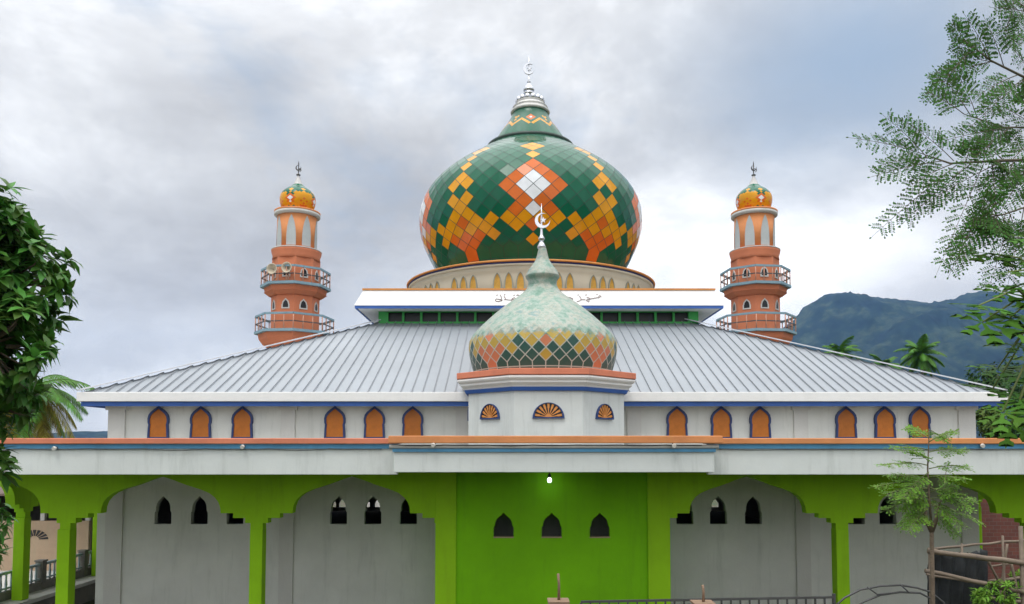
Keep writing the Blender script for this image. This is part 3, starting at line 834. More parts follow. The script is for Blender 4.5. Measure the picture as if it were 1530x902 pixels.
# ------------------------------------------------------------------ arcade
YA = 15.6; TH = .22
col_px = [388, 667, 975, 1252]
cxs = [XP(104, YA)] + [XP(p, YA) for p in col_px] + [XP(1534, YA)]
m_ = YA/F_PX
ZA = lambda y: ZP(y, YA)
ztopA = zp0 + .118
side_y = [YA, 18.2, 21.6, 24.4, 27.5, 30.6, 33.5]
SX = 12.2
def arch_plate(a, b, M=None, scale=None):
    """plate between two column centres with a pointed, stepped opening"""
    half = (b-a)/2; mid = (a+b)/2
    sx = min(1.0, half/(142*m_))
    pts_r = [(9.25,790),(9.25,780.5),(17,780.5),(17,773),(35,773),(35,766),(53.5,766),(54.5,757),(57.5,749),(63,742),(71,736),(84,730.5),(105,724),(126,716)]
    left = [(a + x*m_*sx, ZA(y)) for x, y in pts_r]
    right = [(b - x*m_*sx, ZA(y)) for x, y in pts_r]
    apex = (mid, ZA(711))
    poly = [(a, ztopA), (a, ZA(790))] + left + [apex] + right[::-1] + [(b, ZA(790)), (b, ztopA)]
    mb = MB(); mb.plate(poly[::-1], [], -TH/2, TH/2, 0, M)
    return mb
def column(x, y, z0):
    mb = MB(); mb.box(x-.126, x+.126, y-.126, y+.126, z0, ZA(790)+.0)
    return mb.build('column', M_lime, mosque, bevel=.008)
MA = Matrix.Translation((0, YA, 0))
for a, b in ((-SX, cxs[0]), (cxs[0], cxs[1]), (cxs[1], cxs[2]), (cxs[3], cxs[4]), (cxs[4], cxs[5]), (cxs[5], SX)):
    arch_plate(a, b, MA).build('arch', M_lime, mosque)
for x in (cxs[0], cxs[1], cxs[4], cxs[5]): column(x, YA, GZ)
SLABZ = ZP(863, 21.2)
for s in (-1, 1):
    for i, y in enumerate(side_y):
        column(s*SX, y, SLABZ if s < 0 else GZ)
        if i + 1 < len(side_y):
            MS = Matrix.Translation((s*SX, 0, 0)) @ Matrix.Rotation(PI/2, 4, 'Z')
            a, b = y + (.112 if i == 0 else 0), side_y[i+1]
            arch_plate(a, b, MS).build('arch', M_lime, mosque)

# green porch block
bx0, bx1 = XP(651, YA-.14), XP(1000, YA-.14); YB = YA - .08
mb = MB()
ph = [niche(XP(p, YB), ZP(802, YB), w_, ZP(766, YB)-ZP(802, YB), 'porch') for p, w_ in ((752.5, .40), (824, .40), (895.5, .40))]
mb.plate([(bx0+.01, GZ), (bx1-.01, GZ), (bx1-.01, ztopA), (bx0+.01, ztopA)], ph, YB, YB+.14)
mb.box(bx0+.01, bx0+.15, YB+.142, Yw-.06, GZ, ztopA); mb.box(bx1-.15, bx1-.01, YB+.142, Yw-.06, GZ, ztopA)
pb = mb.build('porch_wall', M_block, mosque)
for a, b in ((bx0, XP(682, YB-.06)), (XP(967, YB-.06), bx1)):
    mb = MB(); mb.box(a, b, YB-.06, YB-.002, GZ, ztopA-.003); mb.build('pilaster', M_lime, pb, bevel=.006)
for p in (752.5, 824, 895.5):
    mb = MB(); mb.box(XP(p,YB)-.205, XP(p,YB)+.205, YB-.012, YB+.13, ZP(803.5,YB), ZP(802,YB)+.003); mb.build('sill', M_beige, pb)

# ------------------------------------------------------------------ front pavilion with the old small dome
PX, PYc = XP(818.5, 15.6), 16.95
AP = 1.645; C8 = math.cos(PI/8)
zo0, zo1 = zp0+.25, ZP(583, PYc-AP)
mb = MB(); mb.lathe([(AP/C8, zo0), (AP/C8, zo1)], 8, (PX, PYc), 0, False, PI/8)
pav = mb.build('pavilion', M_white, mosque)
ck = ZP(549.5, PYc-AP-.22)
Hc = ck - zo1
def o8(name, prof, m, bevel=0): 
    mb = MB(); mb.lathe([((AP+d)/C8, zo1+Hc*h) for d, h in prof], 8, (PX, PYc), 0, False, PI/8); return mb.build(name, m, pav, bevel)
o8('blue_band', [(.05,-.02),(.06,.0),(.08,.10),(.09,.16)], M_blue)
o8('cornice', [(.08,.162),(.10,.24),(.17,.36),(.16,.46),(.19,.48),(.22,.53),(.235,.60),(.22,.67),(.19,.70)], M_fascia)
o8('coping', [(.16,.702),(.245,.702),(.245,1.0),(.10,1.0)], M_coral, .01)
for sx in (.185,):
    pass
# fan windows
def fan(wd, ht, face):
    M = Matrix.Translation((PX, PYc, 0)) @ Matrix.Rotation(face, 4, 'Z')
    z0 = ZP(623, PYc-AP)
    r = wd/2
    arc = lambda rr, k=1.0: [(rr*math.cos(t), z0 + ht*k*math.sin(t)) for t in [PI*i/20 for i in range(21)]]
    mb = MB(); mb.plate([(x*1.0, z) for x, z in arc(r, 1)], [], -AP-.012, -AP+.02, 0, M)
    o = mb.build('fan_window', M_dark, pav)
    mb2 = MB()
    mb2.plate([(x*1.13, z0-.025 + (z-z0)*1.13) for x, z in arc(r)], [[(x*.99, z0 + .001 + (z-z0)*.99) for x, z in arc(r)]], -AP-.045, -AP-.002, 1, M)
    for i in range(9):
        t = PI*(i+.5)/9
        q = lambda rr, dt: (rr*r*math.cos(t+dt), z0 + rr*ht*math.sin(t+dt))
        mb2.plate([q(.2,-.10), q(.60,-.07), q(.68,-.105), q(.96,-.085), q(.96,.085), q(.68,.105), q(.60,.07), q(.2,.10)], [], -AP-.030, -AP-.013, 0, M)
    mb2.plate([(.22*r*math.cos(PI*i/10), z0+.22*ht*math.sin(PI*i/10)) for i in range(11)], [], -AP-.032, -AP-.0135, 0, M)
    # merge grille into the window mesh: one look, one part
    me = o.data; 
    g2 = mb2.build('grille', [M_rimor, M_wframe], pav)
    return o
for face, wd in ((0, .565), (PI/4, .50), (-PI/4, .50), (PI/2, .5), (-PI/2, .5)):
    fan(wd, ZP(602, PYc-AP)-ZP(623, PYc-AP), face)

# small dome
zk = ck
def sl2(px, y):
    r = PYc*math.sin(math.atan(px/F_PX)); return (r, ZP(y, PYc - r*r/PYc*.9))
sp = smooth_prof([(1.50, zk+.0), sl2(108.5, 540), sl2(111.5, 520), sl2(109.5, 507), sl2(100, 495), sl2(83, 479), sl2(66, 464.5), sl2(46, 450), sl2(31, 439), sl2(23.5, 431), sl2(22, 426)], 8)
SDX = XP(811.5, 16.8)
zl = ZP(523, PYc) ; zh = ZP(500, PYc)
OLD = [faded('old_green_panel', (.012,.075,.06), zl, zh, 0), faded('old_yellow_panel', (.46,.31,.035), zl, zh, 0), faded('old_orange_panel', (.55,.17,.07), zl, zh, 0), faded('old_white_panel', (.6,.6,.55), zl, zh, 0), faded('old_white_seam', (.42,.45,.40), zl-.1, zh-.1, 0)]
sd, lv2 = mosaic('small_dome', sp, 36, (SDX, PYc), OLD, mosque, .085, .10, 1.02, 60, .011, bulge=.001)
tag(sd, 'weathered small onion dome, its mosaic faded to pale green above')
print('SMALL rows', {v: round(HOR - (z-3.1)*F_PX/(PYc-r), 1) for v, (r, z) in lv2.items()})
F1 = faded('faded_neck_paint', (.45,.55,.52), zl-9, zh-9, 0)
q = lambda px, y: (px*PYc/F_PX, ZP(y, PYc))
mb = MB(); mb.lathe(smooth_prof([q(21.5,428), q(22,420), q(25,415.5), q(26,413)], 5) + smooth_prof([q(25.4,411.5), q(22,405), q(17,398), q(12,391), q(9,384), q(7,376), q(5.8,371)], 5), 40, (SDX, PYc)); mb.build('neck', F1, sd)
mb = MB(); mb.lathe([q(5,372), q(6.5,369.5), q(6.5,368.5), q(4.5,364), q(2.4,360.5), q(4.6,357.5), q(5,356), q(3.4,353.5), q(2.2,351), q(1.6,340), q(1.2,320), q(.4,304)], 16, (SDX-.02, PYc)); mb.build('finial', M_silver, sd)
mb = MB(); crescent(mb, (SDX+.0, PYc-.03, ZP(330, PYc)), .17, .03, R(35), .03); tag(mb.build('crescent', M_silver, sd), 'steel crescent and star')

# ------------------------------------------------------------------ minarets
YM = 40.0
def zM(y, d=0): return ZP(y, YM - d)
def make_minaret():
    t = thing('minaret', (0, 0, GZ), '', 'minaret')
    C = (0, 0)
    def part(name, prof, m, n=48, smooth=True, rot=0, par=None, bevel=0, caps=True):
        mb = MB(); mb.lathe([(r, z-GZ) for r, z in prof], n, C, 0, smooth, rot, caps); return mb.build(name, m, par or t, bevel, local=True)
    c8 = 1/C8
    RS = 1.13
    sh = part('shaft', [(RS*c8, GZ), (RS*c8, zM(388))], M_mina, 8, False, PI/8)
    for yb, ya, rr in ((493, 519, 1.88), (421, 440, 1.66)):
        d = 2.0
        b = part('balcony', [((RS+.002)*c8, zM(ya, 1)), ((RS+.10)*c8, zM(ya, 1)), ((RS+.35)*c8, zM(ya,1)+.20), ((rr-.22)*c8, zM(yb,1)-.42), ((rr-.16)*c8, zM(yb,1)-.10), ((rr-.10)*c8, zM(yb,1)-.10)], M_mina, 8, False, PI/8)
        z0 = zM(yb, 1.6); 
        part('floor_edge', [((rr-.2)*c8, z0-.07), (rr*c8, z0-.07), (rr*c8, z0+.06), ((rr-.2)*c8, z0+.06)], M_rail, 8, False, PI/8, b)
        zr_ = z0 + .84
        mb = MB(); mid = MB()
        for k in range(8):
            a0, a1 = PI/8 + k*PI/4, PI/8 + (k+1)*PI/4
            ro = (rr-.06)*c8
            p0 = Vector((ro*math.sin(a0), -ro*math.cos(a0), zr_-GZ)); p1 = Vector((ro*math.sin(a1), -ro*math.cos(a1), zr_-GZ))
            mb.bar(p0, p1, .08, .10)
            q0, q1 = p0 + Vector((0,0,-.40)), p1 + Vector((0,0,-.40)); mid.bar(q0, q1, .05, .05)
            for j in range(3):
                p = p0.lerp(p1, j/3); bal = MB(); bal.tube([p + Vector((0,0,-.76)), p + Vector((0,0,-.05))], .030, 6); bal.build('baluster', M_balus, b, local=True)
        mb.build('top_rail', M_rail, b, local=True)
        mid.build('middle_rail', M_iron, b, local=True)
    part('moulded_ring', [(RS+.05, zM(391)), (RS+.10, zM(390)), (1.20, zM(386)), (1.27, zM(380)), (1.28, zM(377.2)), (1.18, zM(375.5)), (1.05, zM(374.8))], M_mina)
    part('ring_line', [(1.24, zM(377.0)+.002), (1.29, zM(377.0)+.002), (1.29, zM(375.6)), (1.2, zM(375.4))], M_slab)
    up = part('upper_shaft', [(1.02, zM(376)), (1.02, zM(324))], M_minao)
    for k in range(8):
        M = Matrix.Rotation(k*PI/4 + R(8), 4, 'Z')
        mb = MB(); z0 = zM(373)-GZ; h = zM(328.5)-zM(373)
        # niche bent onto the round shaft
        prs = [(.25, 0), (.245, .35), (.2125, .58), (.15, .78), (.07, .92), (.004, 1.0)]
        vs_ = []
        for hw, tt in prs:
            for q_ in range(9):
                x = -hw + 2*hw*q_/8; vs_.append(M @ Vector((1.032*math.sin(x/1.02), -1.032*math.cos(x/1.02), z0 + h*tt)))
        mb.add(vs_, [(j*9+i, j*9+i+1, (j+1)*9+i+1, (j+1)*9+i) for j in range(len(prs)-1) for i in range(8)], smooth=True)
        mb.build('grey_niche', M_minag, up, local=True)
    part('cap_slab', [(1.0, zM(326)), (1.10, zM(325.6)), (1.18, zM(324)), (1.18, zM(320.6))], M_slab)
    part('cap_top', [(1.14, zM(320.6)+.002), (1.185, zM(320.6)+.002), (1.185, zM(318)), (.9, zM(317.2))], M_minao)
    pr = smooth_prof([(.70, zM(317.5)-GZ), (.86, zM(310)-GZ), (.93, zM(301)-GZ), (.88, zM(292.5)-GZ), (.68, zM(285.5)-GZ), (.42, zM(280.5)-GZ), (.27, zM(276.5)-GZ)], 6)
    def pat2(u2, v):                               # the small domes carry the same motif, denser in amber
        p = pattern(u2, v)
        m = u2 % 18; m = 18-m if m > 9 else m
        if p == G_ and -4 <= v <= 8 and m >= 3:
            return O_ if (9-m)/2 + abs(v-1)/2 <= 1.5 else A_
        if p == G_ and v in (-2, -3): return A_
        return p
    dm, lv3 = mosaic('dome', pr, 36, C, TILES, t, .05, .05, .80, 60, 0.0, pat=pat2, local=True)
    part('cone', [(.30, zM(278.5)), (.25, zM(276)), (.15, zM(270)), (.08, zM(264.5)), (.055, zM(262))], M_cone, 24, par=dm)
    part('finial', [(.05, zM(262.5)), (.11, zM(262)), (.11, zM(260.8)), (.03, zM(260.4)), (.028, zM(244)), (.01, zM(241))], M_iron, 10, par=dm)
    mb = MB(); crescent(mb, (0, -.03, zM(251.3)-GZ), .15, .03, R(60), .04, False)
    mb.tube([(.02,-.03,zM(252)-GZ), (.14,-.03,zM(252.6)-GZ), (.16,-.03,zM(255)-GZ), (.08,-.03,zM(257)-GZ)], .02, 6)
    mb.build('crescent', M_iron, dm, local=True)
    # small pointed lights
    for zc_, hh, faces in ((zM(459, 1.1), .40, range(8)), (zM(411.5, 1.1), .42, range(8))):
        for k in faces:
            M = Matrix.Rotation(k*PI/4, 4, 'Z')
            mb = MB(); z0 = zc_-GZ
            mb.plate(niche(0, z0, .30, hh, 'porch'), [], -RS-.012, -RS+.02, 0, M)
            mb.plate(niche(0, z0-.06, .43, hh+.14, 'porch'), [niche(0, z0+.001, .299, hh, 'porch')], -RS-.03, -RS+.01, 1, M)
            mb.build('window', [M_dark, M_slab], sh, local=True)
    return t
mna = make_minaret()
mna.location = (XP(435.5, YM), YM, GZ); mna.rotation_euler = (0, R(.5), R(-9))
tag(mna, 'coral minaret with two horn speakers on its balcony, left of the great dome', 'minaret', 'minarets behind the hall')
mnb = copy_tree(mna); mnb.location = (XP(1131, YM), YM, GZ); mnb.rotation_euler = (0, R(.2), R(6))
tag(mnb, 'coral minaret without speakers, standing before the forested hill', 'minaret', 'minarets behind the hall')

def speaker(px, py, lab):
    p = at(px, py, YM-1.55)
    t = thing('horn_speaker', p, lab, 'loudspeaker', 'loudspeakers on the minaret balcony')
    mb = MB()
    n = 24; prof = [(.0,.12),(.05,.12),(.07,.05),(.14,-.05),(.25,-.16),(.28,-.20),(.25,-.20),(.20,-.14),(.08,-.0),(.03,.0)]
    b = []
    for r, y in prof:
        for k in range(n): b.append((r*math.cos(2*PI*k/n), y, r*math.sin(2*PI*k/n)))
    mb.add(b, [(j*n+k, j*n+(k+1) % n, (j+1)*n+(k+1) % n, (j+1)*n+k) for j in range(len(prof)-1) for k in range(n)], smooth=True)
    mb.build('horn', M_horn, t, local=True)
    mb = MB(); mb.tube([(0,.05,-.05), (0,.05,-.62)], .045, 8); mb.box(-.07,.07,.10,.28,-.07,.07); mb.build('bracket', M_balus, t, local=True)
    t.rotation_euler = (0, 0, R(-8))
    return t
speaker(408.5, 402.5, 'beige horn loudspeaker nearest the balcony corner, partly turned away')
speaker(430.5, 400.5, 'beige horn loudspeaker facing the viewer on the minaret balcony')

# ------------------------------------------------------------------ lamps
lp = at(821, 718, YA-.42)
t = thing('porch_lamp', lp, 'lit white bulb hanging under the porch roof before the green wall', 'lamp')
mb = MB(); mb.lathe([(.0,-.035),(.028,-.032),(.042,-.008),(.04,.03),(.027,.055)], 16); mb.build('bulb', M_lampg, t, local=True)
mb = MB(); mb.lathe([(.028,.056),(.032,.06),(.032,.12),(.012,.13),(.012,max(.16, zp0+.119-lp.z))], 12); mb.build('holder', M_lampb, t, local=True)
ll = bpy.data.lights.new('porch_lamp_light', 'POINT'); ll.energy = 0.6; ll.color = (.75,1,.9); ll.shadow_soft_size = .06
lo = bpy.data.objects.new('porch_lamp_light', ll); COL.objects.link(lo); lo.parent = t; lo.location = (0, -.02, -.12)
def spot_lamp(px, py, y, lab):
    p = at(px, py, y)
    t = thing('spot_lamp', p, lab, 'spot lamp', 'small spot lamps under the parapet coping')
    mb = MB(); mb.tube([(0,.06,.02), (0,-.02,.0)], .022, 8); mb.build('socket', M_lampb, t, local=True)
    mb = MB(); mb.tube([(0,-.022,0), (-.01,-.05,-.008), (-.015,-.085,-.016)], [.022,.04,.034], 10); mb.build('bulb', M_bulb, t, local=True)
for a in ((85, 669, YP-.03, 'small spot lamp on the far end of the parapet near the leafy tree'),
          (365, 666.5, YP-.03, 'small spot lamp on the blue band between the tree and the centre bay'),
          (649, 664, YPc-.07, 'small round bulb under the coping of the centre bay, pale, near its corner'),
          (1007, 665, YPc-.07, 'small spot lamp under the centre coping beyond the pavilion, darker of two'),
          (1466, 665, YP-.03, 'small spot lamp on the parapet above the bamboo fence')):
    spot_lamp(*a)

# ------------------------------------------------------------------ left: raised terrace, fence and neighbouring house
mb = MB(); mb.box(-30, -11.98, 9.5, 40, GZ-.2, SLABZ-.09, 0); mb.box(-30, -11.92, 9.5, 40.05, SLABZ-.088, SLABZ, 1)
t_ = mb.build('retaining_wall', [M_conc, M_slab]); tag(t_, 'stained concrete retaining wall with a pale slab edge beside the arcade', 'wall')
FX = -12.52
fy0, fy1 = 10.0, 34.0
bf = thing('boundary_fence', (FX, fy0, SLABZ), 'pale blue baluster fence on a low concrete wall running beside the mosque', 'fence')
mb = MB(); mb.box(FX-.07, FX+.07, fy0, fy1, SLABZ, SLABZ+.20); mb.build('low_wall', M_conc, bf)
ft = SLABZ + .65
mb = MB(); mb.box(FX-.04, FX+.04, fy0, fy1, ft-.06, ft); mb.box(FX-.03, FX+.03, fy0, fy1, SLABZ+.24, SLABZ+.28); mb.build('rail', M_balf, bf)
y = fy0; k = 0
mbx = MB()
while y < fy1:
    if k % 10 == 0:
        mp_ = MB(); mp_.box(FX-.09, FX+.09, y-.09, y+.09, SLABZ+.0, ft+.04); mp_.box(FX-.11, FX+.11, y-.11, y+.11, ft+.042, ft+.08); mp_.build('post', M_conc, bf)
    elif y < 27:
        mp_ = MB(); mp_.tube([(FX, y, SLABZ+.2), (FX, y, SLABZ+.36), (FX, y, SLABZ+.5), (FX, y, ft-.05)], [.022,.036,.022,.03], 6); mp_.build('baluster', M_balf, bf) if k < 95 else None
    y += .19; k += 1
YH = 22.4
hx0, hx1 = XP(-60, YH), XP(136, YH); hz1 = ZP(778, YH)
ho = thing('neighbour_house', ((hx0+hx1)/2, YH, SLABZ), 'small beige house with a dark open veranda behind the baluster fence', 'house')
mb = MB(); fanh = [(XP(56,YH)+.42*math.cos(PI*i/12), ZP(806,YH)+.27*math.sin(PI*i/12)) for i in range(13)]
mb.plate([(hx0, SLABZ), (hx1, SLABZ), (hx1, hz1), (hx0, hz1)], [], YH, YH+.15); mb.build('wall', M_beige, ho)
mb = MB(); c0 = (XP(56,YH), ZP(806,YH))
for i in range(9):
    t2 = PI*(i+.5)/9
    mb.plate([(c0[0]+.14*math.cos(t2-.09), c0[1]+.11*math.sin(t2-.09)), (c0[0]+.40*math.cos(t2-.11), c0[1]+.28*math.sin(t2-.11)), (c0[0]+.40*math.cos(t2+.11), c0[1]+.28*math.sin(t2+.11)), (c0[0]+.14*math.cos(t2+.09), c0[1]+.11*math.sin(t2+.09))], [], YH-.02, YH-.003)
mb.build('fan_vent', M_dark, ho)
mb = MB(); mb.box(hx0, hx1, YH+3, YH+3.1, SLABZ, ZP(725,YH)); mb.box(hx0, hx0+.1, YH+.152, YH+2.998, SLABZ, ZP(725,YH)); mb.box(hx1-.1, hx1, YH+.4, YH+2.998, SLABZ, ZP(725,YH)); mb.build('back_wall', M_conc, ho)
for p in (66, 133):
    mb = MB(); mb.box(XP(p,YH)-.06, XP(p,YH)+.06, YH+.02, YH+.14, hz1+.002, ZP(725,YH)-.05); mb.build('veranda_post', M_slab, ho)
mb = MB(); zr0 = ZP(728, YH); mb.hexa([(hx0-.4,YH-.7,zr0-.2),(hx1+.4,YH-.7,zr0-.2),(hx1+.4,YH+3.6,zr0+.5),(hx0-.4,YH+3.6,zr0+.5)], [(hx0-.4,YH-.7,zr0-.14),(hx1+.4,YH-.7,zr0-.14),(hx1+.4,YH+3.6,zr0+.56),(hx0-.4,YH+3.6,zr0+.56)]); mb.build('roof', M_rust, ho)
mb = MB(); mb.box(WX0+1.5, WX1-1.0, Y1+3.2, Y1+3.35, GZ, 1.9)
tag(mb.build('yard_wall', M_fascia), 'pale yard wall behind the hall, glimpsed as bright specks through the vents', 'wall')
# right: brick wall beyond the arcade
YR = 24.0
mb = MB(); mb.box(XP(1440,YR), XP(1640,YR), YR, YR+.2, GZ, ZP(738,YR)); tag(mb.build('brick_wall', M_brick), 'bare red brick wall beyond the arcade, behind the bamboo fence', 'wall')

# ------------------------------------------------------------------ vegetation generators
def rnd(a, b): return random.uniform(a, b)
def rvec():
    while True:
        v = Vector((rnd(-1,1), rnd(-1,1), rnd(-1,1)))
        if .05 < v.length < 1: return v.normalized()
def leaf(mb, p, d, up, ln, wd, fold=.25, droop=.25, mi=0):
    """pointed leaf, folded along its midrib, six outline points"""
    d = d.normalized(); s = d.cross(up)
    if s.length < 1e-3: s = d.cross(Vector((1,0,0)))
    s.normalize(); u = s.cross(d).normalized()
    P = lambda t, w_: p + d*(ln*t) + s*(w_*wd) + u*(abs(w_)*wd*fold - droop*ln*t*t)
    v = [P(0,0), P(.3,.42), P(.62,.46), P(1,0), P(.62,-.46), P(.3,-.42), P(.33,0), P(.66,0)]
    mb.add(v, [(0,6,1), (6,7,2,1), (7,3,2), (0,5,6), (5,4,7,6), (4,3,7)], mi, True)
def whorl(mb, p, d, n, ln, wd, mi=0):
    d = d.normalized()
    a = d.cross(Vector((.3,.2,1))).normalized(); b = d.cross(a)
    for i in range(n):
        t = 2.4*i + rnd(-.3,.3); k = rnd(.1, .9)
        q_ = (a*math.cos(t) + b*math.sin(t))*(.9) + d*k + Vector((0,0,-.15))
        leaf(mb, p - d*rnd(0, ln*.5), q_, Vector((0,0,1)) + d*.5, ln*rnd(.7,1.15), wd*rnd(.8,1.15), .22, rnd(.15,.45), mi)

def broad_tree(name, lobes, trunk, ntips, ln, wd, mleaf, lab, cat, group=None, trunk_r=.12, per=10):
    base = Vector(trunk[0])
    t = thing(name, base, lab, cat, group)
    mt = MB(); mt.tube(trunk, [trunk_r*(1-.5*i/(len(trunk)-1)) for i in range(len(trunk))], 10)
    ml = MB(); hub = Vector(trunk[-1])
    for c, rad in lobes:
        c = Vector(c); rad = Vector(rad); n = int(ntips*rad.x*rad.y*rad.z / sum(Vector(r2).x*Vector(r2).y*Vector(r2).z for _, r2 in lobes)) + 3
        st = hub.lerp(c, .1); mt.tube([hub, hub.lerp(c, .5) + Vector((0,0,-.1*rad.z)), c], [trunk_r*.5, trunk_r*.3, trunk_r*.12], 7)
        for _ in range(n):
            v = rvec(); k = rnd(.25, 1)**.45
            wob = 1 + .22*noise.noise(v*2.3 + c)
            p = c + Vector((v.x*rad.x, v.y*rad.y, v.z*rad.z))*k*wob
            d = (v + Vector((0,0,.25)))
            whorl(ml, p, d, per, ln, wd)
            if random.random() < .35: mt.tube([c.lerp(p, .3), c.lerp(p,.7)+Vector((0,0,-.04)), p], [trunk_r*.10, trunk_r*.07, trunk_r*.04], 5)
    mt.build('trunk', M_trunk, t); ml.build('crown', mleaf, t)
    return t

def palm(name, top, height, n, fl, mleaf, lab, cat='palm tree', group=None, seed=1, lean=0.0, mold=None, leafw=.05, nl=34, rng=(-50, 75)):
    random.seed(seed)
    top = Vector(top); base = top + Vector((lean, 0, -height))
    t = thing(name, base, lab, cat, group)
    mt = MB(); mt.tube([base, base.lerp(top,.5) + Vector((-lean*.15,0,0)), top], [.20,.14,.12], 10); mt.build('trunk', M_ptrunk, t)
    ml = MB()
    for i in range(n):
        az = i*2.39996 + rnd(-.2,.2); el = R(rng[0] + (rng[1]-rng[0])*((i+.5)/n))
        d = Vector((math.cos(az)*math.cos(el), math.sin(az)*math.cos(el), math.sin(el)))
        L_ = fl*rnd(.8,1.1)
        pts = []; p = top.copy(); dd = d.copy(); m = 14
        for k in range(m+1):
            pts.append(p.copy()); dd = (dd + Vector((0,0,-.085 - .05*k/m))).normalized(); p = p + dd*(L_/m)
        mi = 1 if (mold and el < R(0) and random.random() < .8) else 0
        ml.tube(pts, [.03*(1-.8*k/m) for k in range(m+1)], 5, mi)
        for k in range(nl):
            s_ = .12 + .88*k/nl; fk = s_*m; i0 = min(int(fk), m-1); q_ = pts[i0].lerp(pts[i0+1], fk-i0)
            td = (pts[i0+1]-pts[i0]).normalized(); sd_ = td.cross(Vector((0,0,1)))
            if sd_.length < .05: sd_ = td.cross(Vector((0,1,0)))
            sd_.normalize()
            ll_ = fl*.26*math.sin(PI*min(1, .15+.82*s_))**.7 * rnd(.85,1.1)
            for sg in (-1, 1):
                dl = (sd_*sg*.85 + td*.65 + Vector((0,0,-.35+rnd(-.12,.12)))).normalized()
                wv = td*leafw*.5
                tip = q_ + dl*ll_ + Vector((0,0,-.22*ll_)); md = q_ + dl*ll_*.5 + Vector((0,0,-.02*ll_))
                ml.add([q_-wv, q_+wv, md+wv*1.2, md-wv*1.2, tip], [(0,1,2,3), (3,2,4)], mi)
    ml.build('crown', [mleaf, mold or mleaf], t)
    return t

def frond(mb, base, tip, npin, plen, lsize, up, mi_leaf=0, mi_stem=1, pairs=6, sag=.12, stem=.006):
    """bipinnate leaf: rachis, side pinnae, small oval leaflets"""
    base, tip = Vector(base), Vector(tip); ax = tip-base; Lr = ax.length; d = ax.normalized()
    s = d.cross(up).normalized(); u = s.cross(d)
    rp_ = [base + d*Lr*t + u*(sag*Lr*math.sin(PI*t*.5)*(1-t)) - Vector((0,0,1))*sag*Lr*t*t for t in [i/6 for i in range(7)]]
    mb.tube(rp_, [stem*(1-.12*i) for i in range(7)], 4, mi_stem)
    def leaflet(p, dd, nrm, sz):
        dd = dd.normalized(); w_ = dd.cross(nrm)
        if w_.length < 1e-4: return
        w_.normalize(); a, b = sz, sz*.50
        bend = nrm*rnd(-.25,.25)*sz
        mb.add([p, p+dd*a*.3+w_*b*.5, p+dd*a*.75+w_*b*.45+bend, p+dd*a+bend, p+dd*a*.75-w_*b*.45+bend, p+dd*a*.3-w_*b*.5], [(0,1,2,3,4,5)], mi_leaf)
    for i in range(npin):
        t = .22 + .74*i/npin; f = t*6; k = min(int(f), 5); p = rp_[k].lerp(rp_[k+1], f-k)
        for sg in (-1, 1):
            pl_ = plen*(1-.55*t)*rnd(.75,1.15)
            pd = (d*.62 + s*sg + u*rnd(-.25,.25) + Vector((0,0,-.15))).normalized()
            e = p + pd*pl_ + Vector((0,0,-.12*pl_))
            mb.tube([p, p.lerp(e,.5)+Vector((0,0,.03*pl_)), e], [stem*.5, stem*.4, stem*.25], 3, mi_stem)
            ps = pd.cross(u).normalized()
            nn = (u + rvec()*.35).normalized()
            np_ = max(2, int(pairs*pl_/plen + .5))
            for j in range(np_):
                q_ = p.lerp(e, .18+.8*j/np_)
                for s2 in (-1, 1):
                    leaflet(q_ + ps*s2*.006, ps*s2 + pd*.55 + rvec()*.14, (nn + rvec()*.22).normalized(), lsize*rnd(.75,1.15))
            leaflet(e, pd, nn, lsize)
    leaflet(rp_[-1], d, u, lsize)

# ---- left foreground broadleaf tree
random.seed(11)
YT = 8.0
def lobe(px, py, Y, rx, ry, rz): return (at(px, py, Y), (rx*Y/F_PX, ry*Y/F_PX, rz*Y/F_PX))
b0 = at(-150, 700, YT); tb = Vector((b0.x, YT+.2, ground_z(b0.x, YT)))
broad_tree('broadleaf_tree', [lobe(-50,350,YT,100,112,100), lobe(8,335,YT+.1,46,62,50), lobe(8,425,YT+.2,104,100,90), lobe(-20,520,YT-.2,100,120,95), lobe(-110,480,YT,140,150,160), lobe(-30,585,YT+.2,78,90,62), lobe(-12,700,YT-.1,34,50,38)],
           [tb, Vector((tb.x+.1, YT+.1, tb.z+1.5)), at(-110, 560, YT)], 760, .205, .086, M_leaf, 'dense broadleaf tree with glossy dark leaves reaching into the frame beside the arcade', 'tree', trunk_r=.13, per=11)
random.seed(12)
# twigs of a shrub at the lower edge
bs = at(-14, 800, 9.0)
broad_tree('leafy_shrub', [lobe(-18,790,9.0,26,40,62)], [(bs.x-.1, 9.0, ground_z(bs.x, 9.0)), (bs.x-.05, 9.0, bs.z-.5), bs], 22, .17, .06, M_leaf, 'dark leafy shrub in front of the pale baluster fence', 'shrub', trunk_r=.03, per=9)

# ---- coconut palm behind the left corner
palm('coconut_palm', at(44, 580, 27), 7.5, 34, 2.5, M_palm, 'coconut palm with yellowing fronds behind the roof corner and the leafy tree', group=None, seed=4, lean=-.4, mold=M_palmy, leafw=.034, nl=52, rng=(-62,50))
